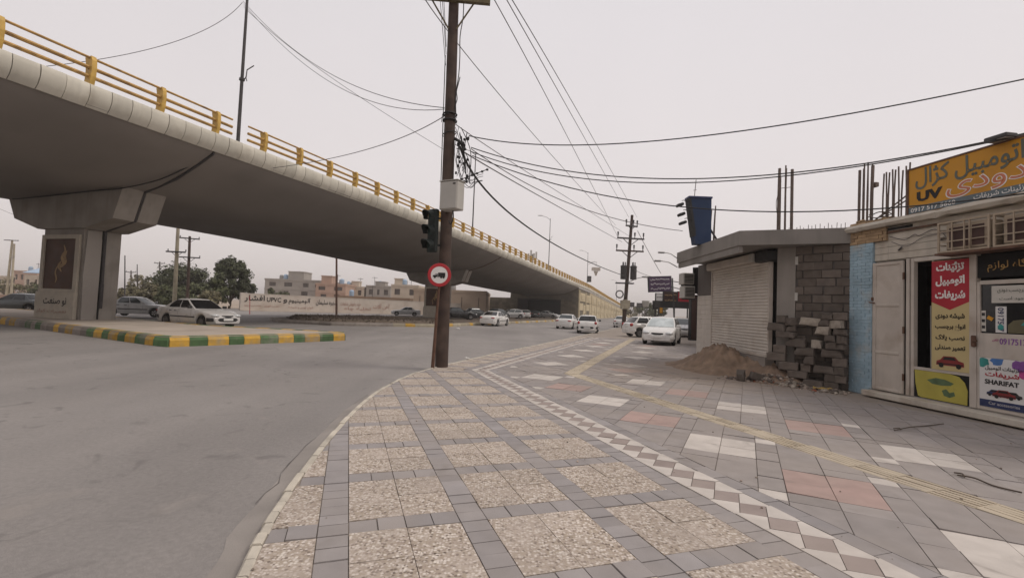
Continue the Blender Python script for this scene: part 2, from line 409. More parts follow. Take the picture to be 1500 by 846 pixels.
def asphalt_mat():
    m = bpy.data.materials.new('dusty_asphalt'); m.use_nodes = True
    t = m.node_tree; N = t.nodes; L = t.links; b = N['Principled BSDF']
    tc = N.new('ShaderNodeTexCoord')
    def noise(sc, det, vec=None, dist=0.):
        n = N.new('ShaderNodeTexNoise'); n.inputs['Scale'].default_value = sc; n.inputs['Detail'].default_value = det
        n.inputs['Distortion'].default_value = dist
        L.new(vec or tc.outputs['Object'], n.inputs['Vector']); return n.outputs['Fac']
    def ramp(v, stops):
        r = N.new('ShaderNodeValToRGB'); L.new(v, r.inputs['Fac'])
        el = r.color_ramp.elements
        while len(el) < len(stops): el.new(.5)
        for q, (p, c) in zip(el, stops): q.position = p; q.color = (*c, 1)
        return r.outputs['Color']
    def mixc(fac, a, bb, mode='MIX'):
        x = N.new('ShaderNodeMix'); x.data_type = 'RGBA'; x.blend_type = mode
        if isinstance(fac, float): x.inputs['Factor'].default_value = fac
        else: L.new(fac, x.inputs['Factor'])
        for k, q in (('A', a), ('B', bb)):
            if isinstance(q, tuple): x.inputs[k].default_value = (*q, 1)
            else: L.new(q, x.inputs[k])
        return x.outputs['Result']
    mp = N.new('ShaderNodeMapping'); mp.inputs['Rotation'].default_value = (0,0,R(18.5)); mp.inputs['Scale'].default_value = (.55,.05,1)
    L.new(tc.outputs['Object'], mp.inputs['Vector'])
    base = ramp(noise(.16, 5, None, .6), [(.3,(.208,.191,.18)), (.55,(.246,.227,.215)), (.75,(.282,.26,.245))])
    streaks = ramp(noise(1.0, 5, mp.outputs['Vector']), [(.35,(.88,.88,.88)), (.6,(1.07,1.06,1.05))])
    c = mixc(.85, base, streaks, 'MULTIPLY')
    grain = ramp(noise(210, 2), [(.3,(.66,.66,.66)), (.7,(1.34,1.34,1.34))])
    c = mixc(.7, c, grain, 'MULTIPLY')
    speck = ramp(noise(26, 4), [(.3,(.90,.90,.90)), (.7,(1.10,1.10,1.10))])
    c = mixc(.8, c, speck, 'MULTIPLY')
    # oil marks and patches
    c = mixc(ramp(noise(1.7, 6, None, 1.5), [(.60,(0,0,0)), (.72,(.7,.7,.7))]), c, (.145,.132,.126))
    c = mixc(ramp(noise(.55, 8, None, 2.0), [(.62,(0,0,0)), (.8,(.6,.6,.6))]), c, (.31,.275,.245))
    # cracks
    vo = N.new('ShaderNodeTexVoronoi'); vo.feature = 'DISTANCE_TO_EDGE'; vo.inputs['Scale'].default_value = .32
    nv = N.new('ShaderNodeTexNoise'); nv.inputs['Scale'].default_value = 1.4; nv.inputs['Detail'].default_value = 6
    L.new(tc.outputs['Object'], nv.inputs['Vector'])
    va = N.new('ShaderNodeVectorMath'); va.operation = 'SCALE'; va.inputs['Scale'].default_value = 1.6
    L.new(nv.outputs['Color'], va.inputs[0])
    vb = N.new('ShaderNodeVectorMath'); vb.operation = 'ADD'
    L.new(tc.outputs['Object'], vb.inputs[0]); L.new(va.outputs['Vector'], vb.inputs[1]); L.new(vb.outputs['Vector'], vo.inputs['Vector'])
    lt = N.new('ShaderNodeMapRange'); L.new(vo.outputs['Distance'], lt.inputs['Value'])
    lt.inputs['From Min'].default_value = .002; lt.inputs['From Max'].default_value = .008; lt.inputs['To Min'].default_value = 1; lt.inputs['To Max'].default_value = 0
    gate = N.new('ShaderNodeMapRange'); L.new(noise(.22, 3), gate.inputs['Value'])
    gate.inputs['From Min'].default_value = .52; gate.inputs['From Max'].default_value = .62; gate.inputs['To Max'].default_value = .55
    ml = N.new('ShaderNodeMath'); ml.operation = 'MULTIPLY'; L.new(lt.outputs['Result'], ml.inputs[0]); L.new(gate.outputs['Result'], ml.inputs[1])
    c = mixc(ml.outputs[0], c, (.09,.082,.078))
    L.new(c, b.inputs['Base Color'])
    b.inputs['Roughness'].default_value = .9; b.inputs['Specular IOR Level'].default_value = .25
    bp = N.new('ShaderNodeBump'); bp.inputs['Strength'].default_value = .35; bp.inputs['Distance'].default_value = .006
    L.new(noise(140, 3), bp.inputs['Height']); L.new(bp.outputs['Normal'], b.inputs['Normal'])
    return m
M['asphalt'] = asphalt_mat()

def paving_mat(name, col, rnd=.12, pebble=False, dust=.5, var=.1):
    m = bpy.data.materials.new(name); m.use_nodes = True
    t = m.node_tree; N = t.nodes; L = t.links; b = N['Principled BSDF']
    tc = N.new('ShaderNodeTexCoord'); src = tc.outputs['Object']
    def noise(sc, det=4, dist=0.):
        n = N.new('ShaderNodeTexNoise'); n.inputs['Scale'].default_value = sc; n.inputs['Detail'].default_value = det
        n.inputs['Distortion'].default_value = dist
        L.new(src, n.inputs['Vector']); return n.outputs['Fac']
    def mixc(fac, a, bb, mode='MIX'):
        x = N.new('ShaderNodeMix'); x.data_type = 'RGBA'; x.blend_type = mode
        if isinstance(fac, float): x.inputs['Factor'].default_value = fac
        else: L.new(fac, x.inputs['Factor'])
        for k, q in (('A', a), ('B', bb)):
            if isinstance(q, tuple): x.inputs[k].default_value = (*q[:3], 1)
            else: L.new(q, x.inputs[k])
        return x.outputs['Result']
    def rng(v, a, bb, c=0., d=1.):
        x = N.new('ShaderNodeMapRange'); L.new(v, x.inputs['Value'])
        for k, q in zip(('From Min','From Max','To Min','To Max'), (a,bb,c,d)): x.inputs[k].default_value = q
        return x.outputs['Result']
    lo = tuple(q*(1-var) for q in col); hi = tuple(q*(1+var) for q in col)
    cur = mixc(rng(noise(5,5), .3, .7), lo, hi)
    height = noise(90, 4)
    if pebble:
        vo = N.new('ShaderNodeTexVoronoi'); vo.inputs['Scale'].default_value = 50; vo.inputs['Randomness'].default_value = 1
        L.new(src, vo.inputs['Vector'])
        sp = N.new('ShaderNodeSeparateColor'); L.new(vo.outputs['Color'], sp.inputs[0])
        rp = N.new('ShaderNodeValToRGB'); L.new(sp.outputs[0], rp.inputs['Fac'])
        rp.color_ramp.interpolation = 'LINEAR'
        el = rp.color_ramp.elements
        el[0].position = 0; el[0].color = (.09,.066,.05,1); el[1].position = 1; el[1].color = (.69,.63,.56,1)
        for p, cc in ((.16,(.165,.125,.102,1)), (.3,(.33,.268,.225,1)), (.55,(.46,.395,.345,1)), (.8,(.61,.545,.495,1))):
            q = el.new(p); q.color = cc
        edge = rng(vo.outputs['Distance'], .35, .75)
        peb = mixc(edge, rp.outputs['Color'], (.34,.28,.22))
        fade = rng(noise(2.3,5,.5), .45, .72, 0, .6)
        cur = mixc(fade, peb, cur)
        height = vo.outputs['Distance']
    at_ = N.new('ShaderNodeAttribute'); at_.attribute_name = 'rnd'
    vs = N.new('ShaderNodeVectorMath'); vs.operation = 'SCALE'
    L.new(cur, vs.inputs[0]); L.new(rng(at_.outputs['Fac'], 0, 1, 1-rnd, 1+rnd), vs.inputs['Scale']); cur = vs.outputs['Vector']
    cur = mixc(rng(noise(.9,7,.8), .34, .72, .12, dust), cur, (.325,.278,.24))
    cur = mixc(rng(noise(2.1,7,1.2), .60, .78, 0, .55), cur, (.19,.165,.145))
    # blown sand round the sand heap, thinning out with distance
    dist = N.new('ShaderNodeVectorMath'); dist.operation = 'DISTANCE'; dist.inputs[1].default_value = (6.2,13.4,0); L.new(src, dist.inputs[0])
    nd = N.new('ShaderNodeMath'); nd.operation = 'MULTIPLY_ADD'; L.new(noise(1.3,5), nd.inputs[0]); nd.inputs[1].default_value = 4.0
    L.new(dist.outputs['Value'], nd.inputs[2])
    cur = mixc(rng(nd.outputs[0], 2.6, 6.2, .9, 0.), cur, (.31,.245,.19))
    L.new(cur, b.inputs['Base Color'])
    b.inputs['Roughness'].default_value = .92; b.inputs['Specular IOR Level'].default_value = .15
    bp = N.new('ShaderNodeBump'); bp.inputs['Strength'].default_value = .45 if pebble else .2; bp.inputs['Distance'].default_value = .006
    L.new(height, bp.inputs['Height']); L.new(bp.outputs['Normal'], b.inputs['Normal'])
    return m
PAV = [paving_mat('grey_paver', (.262,.245,.246), .15, dust=.5), paving_mat('aggregate_paver', (.43,.365,.318), .10, True, .4),
       paving_mat('white_paver', (.53,.485,.445), .10, dust=.35), paving_mat('pink_paver', (.36,.25,.225), .14, dust=.6),
       paving_mat('yellow_paver', (.47,.40,.30), .09, dust=.4), paving_mat('brown_paver', (.27,.222,.205), .16, dust=.4),
       paving_mat('joint_sand', (.245,.21,.18), .1, dust=.6), paving_mat('taupe_paver', (.262,.238,.229), .15, dust=.5)]

# ------------------------------------------------------------------ lettering (Arabic script is shaped here)
FORMS, LIG = {}, {}
for cp in list(range(0xFB50, 0xFDFF)) + list(range(0xFE70, 0xFEFD)):
    d = unicodedata.decomposition(chr(cp)).split()
    if len(d) == 2 and d[0] in ('<isolated>','<final>','<initial>','<medial>'):
        FORMS.setdefault(chr(int(d[1],16)), {}).setdefault(d[0][1:-1], chr(cp))
    elif len(d) == 3 and d[0] in ('<isolated>','<final>') and d[1] == '0644' and d[2] in ('0627','0622','0623'):
        LIG[(chr(int(d[2],16)), d[0][1:-1])] = chr(cp)
def shape(word):
    out, i, prev = [], 0, False
    while i < len(word):
        c = word[i]
        f = FORMS.get(c)
        if not f: out.append(c); prev = False; i += 1; continue
        if c == '\u0644' and i+1 < len(word) and (word[i+1], 'isolated') in LIG:
            out.append(LIG[(word[i+1], 'final' if prev else 'isolated')]); prev = False; i += 2; continue
        nxt = i+1 < len(word) and word[i+1] in FORMS and 'final' in FORMS[word[i+1]]
        dual = 'initial' in f
        joins = dual and nxt
        k = 'medial' if prev and joins else 'initial' if joins else 'final' if prev and 'final' in f else 'isolated'
        out.append(f.get(k, f.get('isolated', c))); prev = joins; i += 1
    return ''.join(reversed(out))
def fa(s): return ' '.join(shape(q) for q in reversed(s.split(' ')))
def lettering(txt, mtl, parent, origin, ex, ez, height, bold=0.0, width=None, align='C', name='lettering', depth=.004, slant=0.0):
    """one line of text as a mesh part: ex = reading direction, ez = up, origin = middle (or left) of the line"""
    cu = bpy.data.curves.new('t', 'FONT'); cu.body = txt; cu.size = 1.0; cu.extrude = 0.001; cu.offset = bold; cu.resolution_u = 2
    cu.shear = slant
    o = bpy.data.objects.new('t', cu); COL.objects.link(o)
    dg = bpy.context.evaluated_depsgraph_get()
    me = bpy.data.meshes.new_from_object(o.evaluated_get(dg))
    bpy.data.objects.remove(o)
    if not me.vertices: return None
    xs = [v.co.x for v in me.vertices]; ys = [v.co.y for v in me.vertices]
    x0, x1, y0, y1 = min(xs), max(xs), min(ys), max(ys)
    s = height/(y1-y0); sxx = (width/(x1-x0)) if width else s
    ex, ez = Vector(ex).normalized(), Vector(ez).normalized(); en = ex.cross(ez)
    ox = (x0+x1)/2 if align == 'C' else x0
    for v in me.vertices:
        c = v.co.copy()
        v.co = Vector(origin) + ex*((c.x-ox)*sxx) + ez*((c.y-(y0+y1)/2)*s) + en*(depth if c.z > 0 else depth*.25)
    me.materials.clear(); me.materials.append(mtl)
    me.name = name
    ob = bpy.data.objects.new(name, me); COL.objects.link(ob)
    if parent is not None: ob.parent = parent
    return ob
# ------------------------------------------------------------------ ground, road, pavement
ROADZ = -0.085
mb = MB(); mb.add([(-1500,-300,-.11),(1500,-300,-.11),(1500,2600,-.11),(-1500,2600,-.11)], [(0,1,2,3)])
tag(mb.build('ground', M['ground']), kind='structure')
mb = MB()
mb.add([(-140,-40,ROADZ),(12,-40,ROADZ),(12,40,ROADZ),(20,60,ROADZ),(120,350,ROADZ),(60,350,ROADZ),(-12,115,ROADZ),(-16,93,ROADZ),(-140,28,ROADZ)], [tuple(range(9))])
tag(mb.build('road', M['asphalt']), kind='structure')

KERB = [(-.55,.2),(-1.1,1.6),(-1.47,2.73),(-1.69,3.56),(-1.9,4.62),(-2.14,6.21),(-2.33,8.22),(-2.28,10.3),(-1.98,12.0),(-1.13,14.8),(5.2,33.4),(14.3,60.2),(40,136)]
KC = spline([(x,y,0) for x,y in KERB[:10]], 5)[:-1] + [Vector((x,y,0)) for x,y in KERB[9:]]
KC = [Vector((p.x,p.y,0)) for p in KC]
def kerb_planes():
    return [(KC[i], (KC[i+1]-KC[i]).normalized()) for i in range(len(KC)-1)]
KP = kerb_planes()
def clip(poly, o, n):
    """keep the side where (p-o).n >= 0, 2-D"""
    out = []
    for i in range(len(poly)):
        a, b = poly[i], poly[(i+1) % len(poly)]
        da = (a[0]-o[0])*n[0]+(a[1]-o[1])*n[1]; db = (b[0]-o[0])*n[0]+(b[1]-o[1])*n[1]
        if da >= 0: out.append(a)
        if da*db < 0:
            t = da/(da-db); out.append((a[0]+(b[0]-a[0])*t, a[1]+(b[1]-a[1])*t))
    return out
def area(p): return .5*sum(p[i][0]*p[(i+1)%len(p)][1]-p[(i+1)%len(p)][0]*p[i][1] for i in range(len(p)))
def inset(p, d):
    n = len(p); c = []
    for i in range(n):
        a = Vector(p[i-1]); b = Vector(p[i]); q = Vector(p[(i+1)%n])
        e0 = (b-a); e1 = (q-b)
        if e0.length < 1e-5 or e1.length < 1e-5: continue
        e0.normalize(); e1.normalize()
        n0 = Vector((-e0.y,e0.x)); n1 = Vector((-e1.y,e1.x))
        k = 1+n0.dot(n1)
        if k < .15: return None
        c.append(tuple(b+(n0+n1)*(d/k)))
    return c if len(c) >= 3 and area(c) > .0008 else None

# mortar bed under the tiles: the pavement sheet itself, out to the far parked cars
mb = MB()
bed = [(p.x,p.y) for p in KC] + [(70,136),(30,40),(16,18),(16,-8),(-.6,-8)]
mb.add([(x,y,-.012) for x,y in bed], [tuple(range(len(bed)))])
tag(mb.build('pavement', PAV[6]), kind='structure')

PS, PT = (.947,.322), (-.322,.947)
MIR = 12.1
tiles = MB()
rr = random.Random(3)
def put(poly, mi, far, j=.004, z=0.0):
    """poly in the (s,t) frame of the near paving; the far paving is its mirror image in the line y = MIR"""
    w = [(s*PS[0]+t*PT[0], s*PS[1]+t*PT[1]) for s,t in poly]
    if far: w = [(x, 2*MIR-y) for x,y in w]
    if area(w) < 0: w.reverse()
    if far: w = clip(w, (0,MIR), (0,1))
    else: w = clip(w, (0,MIR), (0,-1))
    if len(w) < 3: return
    cx = sum(p[0] for p in w)/len(w); cy = sum(p[1] for p in w)/len(w)
    if cy < .3 or cy > 30 or cx > 9.6: return
    for o, d in KP:
        k0, k1 = (o.x+d.y*.06, o.y-d.x*.06), (d.y,-d.x)
        if min((p[0]-k0[0])*k1[0]+(p[1]-k0[1])*k1[1] for p in w) < 0:
            w = clip(w, k0, k1)
            if len(w) < 3: return
    w = [p for i,p in enumerate(w) if (Vector(p)-Vector(w[i-1])).length > .004]
    if len(w) < 3: return
    q = inset(w, j)
    if not q: return
    dz = rr.gauss(0,.0022)+z; tx = rr.gauss(0,.007); ty = rr.gauss(0,.007)
    top = [Vector((x,y,dz+(x-cx)*tx+(y-cy)*ty)) for x,y in q]
    bot = [Vector((x,y,-.02)) for x,y in q]
    n = len(q)
    tiles.add(top+bot, [tuple(range(n))]+[(i,n+i,n+(i+1)%n,(i+1)%n) for i in range(n)], mi, False, min(1,max(0,rr.gauss(.5,.22))))
def rect(s0,s1,t0,t1): return [(s0,t0),(s1,t0),(s1,t1),(s0,t1)]
def clip_st(poly, s0, s1):
    p = clip(poly, (s0,0), (1,0)); return clip(p, (s1,0), (-1,0)) if len(p) >= 3 else []
for far in (False, True):
    # zone A: aggregate squares in a grid of grey strips
    ta, tb = (-12, 15)
    for k in range(-4, 4):
        s0 = -.12+.97*k
        if far and k < 0: continue
        t = ta
        j = 0
        while t < tb:
            t0 = 2.46+.98*math.floor((t-2.46)/.98+.5)
            for q in range(6): put(rect(s0, s0+.2, t0+q*.98/6, t0+(q+1)*.98/6), 0, far)
            if k < 3:
                for q in range(4):
                    a = s0+.2+q*.77/4; put(rect(a, a+.77/4, t0, t0+.2), 0, far)
                for a in range(2):
                    for c in range(2):
                        put(rect(s0+.2+a*.385, s0+.2+(a+1)*.385, t0+.2+c*.39, t0+.2+(c+1)*.39), 1, far, .003)
            t += .98
    # band: white pieces round brown lozenges
    t = -22.0 if far else -4.0
    while t < 14:
        put([(3.21,t),(3.37,t+.17),(3.21,t+.29),(3.05,t+.12)], 5, far, .003)
        put([(3.0,t-.17),(3.05,t-.17),(3.21,t),(3.05,t+.12),(3.0,t+.12)], 2, far, .003)
        put([(3.42,t-.12),(3.42,t+.17),(3.37,t+.17),(3.21,t),(3.37,t-.12)], 2, far, .003)
        t += .29
    t = -22.0 if far else -4.0
    while t < 14:
        put(rect(3.42,3.6,t,t+.3), 0, far); t += .3
    # zones B: square pavers set diagonally, a row of white and pink ones on each side of the yellow strip
    for (sa, sb, scn, tw) in ((3.6,5.2,4.38,9.05 if far else 4.75),(5.57,9.9,6.58,7.9 if far else 6.66)):
        q1c = (scn+tw)/math.sqrt(2); q2c = (tw-scn)/math.sqrt(2)
        def P(q1,q2): return ((q1-q2)/math.sqrt(2), (q1+q2)/math.sqrt(2))
        def pr(a0,a1,b0,b1,mi):
            pl = clip_st([P(a0,b0),P(a1,b0),P(a1,b1),P(a0,b1)], sa, sb)
            if len(pl) >= 3: put(pl, mi, far)
        for i in range(-34, 22):
            for j in range(-34, 22):
                a, b = q1c+i, q2c+j
                sc_, tc_ = P(a,b)
                if sc_ < sa-1 or sc_ > sb+1 or tc_ > 14.5 or tc_ < (-22 if far else -3): continue
                mi = 0
                mi = 7
                if i == j: mi = 2 if i % 2 == 0 else (7 if far and rr.random() < .8 else 3)
                h = .385
                for y0 in (-h, 0):
                    if mi == 7 or (i+j) % 4: pr(a-h, a+h, b+y0, b+y0+h, mi)
                    else:
                        pr(a-h, a, b+y0, b+y0+h, mi); pr(a, a+h, b+y0, b+y0+h, mi)
                for q in range(2):
                    pr(a-h+q*h, a-h+(q+1)*h, b+h, b+h+.23, 7)
                    pr(a+h, a+h+.23, b-h+q*h, b-h+(q+1)*h, 7)
                pr(a+h, a+h+.23, b+h, b+h+.23, 2 if (abs(i-j) == 1 and rr.random() < .35) else 7)
    # yellow ribbed strip
    t = -22.0 if far else -4.0
    while t < 14:
        put(rect(5.2,5.57,t,t+.37), 4, far, .003)
        for q in range(5): put(rect(5.225+q*.07,5.26+q*.07,t+.012,t+.358), 4, far, .001, .005)
        t += .37
tag(tiles.build('paving', PAV, fixn=False), kind='structure')

# kerb with a worn cream edge, concrete gutter along it
mb = MB()
dense = []
for i in range(len(KC)-1):
    L_ = (KC[i+1]-KC[i]).length; n = max(1,int(L_/.55))
    if KC[i].y > 60: n = max(1,int(L_/6))
    for k in range(n): dense.append(KC[i].lerp(KC[i+1], k/n))
dense.append(KC[-1])
rk = random.Random(5)
for a, b in zip(dense, dense[1:]):
    d = (b-a).normalized(); nn = Vector((d.y,-d.x,0)); g = d*.004
    j = rk.gauss(0,.004); z = .006+rk.gauss(0,.004)
    pr = [(-.035+j,-.13),(-.015+j,z-.014),(.0+j,z),(.045+j,z),(.055+j,z-.008),(.055+j,-.13)]
    mb.loft([[a+g+nn*x+Vector((0,0,zz)) for x,zz in pr], [b-g+nn*x+Vector((0,0,zz)) for x,zz in pr]], 0, True, True, False, rk.random())
tag(mb.build('kerb', M['kerb_cream']), kind='structure')
mb = MB(); L0, L1 = [], []
for i, p in enumerate(dense):
    q = dense[min(i+1,len(dense)-1)]; q0 = dense[max(i-1,0)]
    d = (q-q0).normalized(); nn = Vector((-d.y,d.x,0))
    wv = .14+.06*mnoise.noise(p*.9)+.03*mnoise.noise(p*4)
    wv *= min(1,max(.35,1.25-p.y/26))
    L0.append(p+nn*.03+Vector((0,0,ROADZ+.012))); L1.append(p+nn*(wv+.05)+Vector((0,0,ROADZ+.004)))
nL = len(L0)
mb.add(L0+L1, [(i,i+1,nL+i+1,nL+i) for i in range(nL-1)])
tag(mb.build('gutter', mat('gutter_concrete', (.262,.236,.215), .95, .14, 2, .4, 60, stain=(.2,.18,.165), stain_scale=1.6)), kind='structure')
# tar seam along the gutter edge
mb = MB(); A_, B_ = [], []
for i, p in enumerate(dense[:46]):
    o = L1[i]; j = .05*mnoise.noise(p*6)+.03*mnoise.noise(p*17)
    nn = (L1[i]-L0[i]).normalized()
    wd = max(.0015,.006+.012*mnoise.noise(p*3.3+Vector((4,2,0))))
    A_.append(o+nn*j+Vector((0,0,.004))); B_.append(o+nn*(j+wd)+Vector((0,0,.004)))
nL = len(A_)
mb.add(A_+B_, [(i,i+1,nL+i+1,nL+i) for i in range(nL-1) if mnoise.noise(A_[i]*1.1+Vector((9,1,0))) > -.05])
tag(mb.build('gutter_seam', mat('tar_seam', (.11,.098,.09), .9, .2, 6)), kind='structure')

def kerbed_island(name, ring, ztop, seg, mats, kerb_mats, h0=ROADZ, wd=.28):
    """ring: counter-clockwise outline; separate painted kerb stones all round"""
    ring = [Vector((x,y,0)) for x,y in ring]
    if area([(p.x,p.y) for p in ring]) < 0: ring.reverse()
    mb = MB(); mb.prism([(p.x,p.y) for p in ring], -.3, ztop-.004)
    tag(mb.build(name, mats), kind='structure')
    kb = MB(); q = 0; r_ = random.Random(9); pick = kerb_mats if callable(kerb_mats) else (lambda p, q: kerb_mats[q % len(kerb_mats)])
    for i in range(len(ring)):
        a, b = ring[i], ring[(i+1)%len(ring)]
        n = max(1,round((b-a).length/seg)); d = (b-a).normalized(); out = Vector((d.y,-d.x,0))
        cuts = [0]+[(k+(r_.uniform(-.16,.16) if 0 < k < n else 0))/n for k in range(1,n)]+[1]
        for k in range(n):
            p0 = a.lerp(b,cuts[k])+d*.006; p1 = a.lerp(b,cuts[k+1])-d*.006
            pr = [(.055,h0-.1),(.05,h0+(ztop-h0)*.62),(-.02,ztop+.012),(-wd,ztop+.008),(-wd,h0-.1)]
            kb.loft([[p0+out*x+Vector((0,0,z)) for x,z in pr],[p1+out*x+Vector((0,0,z)) for x,z in pr]], pick(p0, q), True, True, False, r_.random()); q += 1
    return kb, ring
I1Z = .24
c0 = gnd(237,508,ROADZ); tip = gnd(513,497.5,ROADZ); lf = gnd(0,474,ROADZ)
lf2 = lf+(lf-c0).normalized()*26
ring = [(lf2.x,lf2.y),(c0.x-.5,c0.y+.35),(c0.x+.15,c0.y+.1),(tip.x-.1,tip.y-.5),(tip.x-.3,tip.y+.05),(-14.6,22.7),(-22.4,27.3),(-50,41)]
kb, _ = kerbed_island('traffic_island', ring, I1Z, .62, M['island_top'], lambda p, q: q % 2 if p.x > -15.5 else (2 if (q*7)%5 < 3 else q % 2))
tag(kb.build('painted_kerb', [M['kerb_yellow'], M['kerb_green'], M['kerb_grey']]), kind='structure')

# ------------------------------------------------------------------ the overpass
def BR(yc, v, z): return Vector((-29.7+.3286*yc+.95*v, yc-.312*v, z))
ZR = [(-60,9.3),(-20,9.62),(5,9.78),(17,9.86),(22,9.92),(34,10.1),(44,10.1),(59,9.85),(75,9.6),(93,9.25),(127,8.85),(165,7.5),(210,5.95),(308,1.6),(340,.9)]
def zr(yc): return interp(ZR, yc)
bm_ = 8.74
SOFF = [(0,-3.34),(3.2,-3.34),(4.2,-3.30),(5.1,-3.14),(6.2,-2.80),(7.5,-2.28),(8.35,-1.86),(8.46,-1.72)]
PIERS = [24.1, 61.5, 113.5]
KX = [(-60,.037),(24,.037),(37,.046),(60,.06),(85,.06),(113,.05),(320,.03)]
def xf(yc, v): return -interp(KX,yc)*(8.5-v)
overpass = thing('overpass', 'long concrete road overpass on wide piers crossing the left of the street', 'overpass', BR(25,0,0))
def op(o):
    o.parent = overpass; o.matrix_parent_inverse = Matrix.Translation(-Vector(overpass.location)); return o
def deck_span(y0, y1):
    mb = MB(); n = max(4,int((y1-y0)/4)); rings = []
    for i in range(n+1):
        y = lerp(y0,y1,i/n); z = zr(y)
        pr = [(v,d) for v,d in SOFF]+[(8.46,-1.16),(8.2,-1.16)]
        full = pr+[(-v,d) for v,d in reversed(pr)][:-1]
        rings.append([BR(y,v,z+d+xf(y,v)) for v,d in full])
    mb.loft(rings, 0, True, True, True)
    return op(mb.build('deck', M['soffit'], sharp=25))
ys = [-62]+[p for p in PIERS]
for a, b in zip(ys, ys[1:]): deck_span(a+.06, b-.06)
# precast parapet blocks along both edges
PAR = [(8.46,-1.80),(8.50,-1.80),(8.64,-1.62),(8.72,-1.40),(8.73,-1.18),(8.70,-1.03),(8.66,-.99),(8.36,-.99),(8.36,-1.15),(8.46,-1.16)]
rp = random.Random(4)
for sg in (1,-1):
    mb = MB(); y = -20.0
    while y < 316:
        ln = .665 if y < 130 else 2.0
        y1 = y+ln
        j = rp.gauss(0,.006); g = .011
        def rg(yy): return [BR(yy, sg*(v+(j if v > 8.45 else 0)), zr(yy)+d+xf(yy,sg*8.5)) for v,d in PAR]
        mb.loft([rg(y+g), rg(y1-g)], 0, True, True, True, rp.random())
        y = y1
    op(mb.build('parapet', M['parapet'], sharp=50))
    mb = MB(); rings = []
    for i in range(86):
        yy = -20+336*i/85
        rings.append([BR(yy, sg*v, zr(yy)+d+xf(yy,sg*8.5)) for v,d in ((8.40,-1.76),(8.56,-1.72),(8.66,-1.40),(8.67,-1.12),(8.60,-1.03),(8.40,-1.03))])
    mb.loft(rings, 0, True, True, False)
    op(mb.build('parapet_joint', M['mortar']))
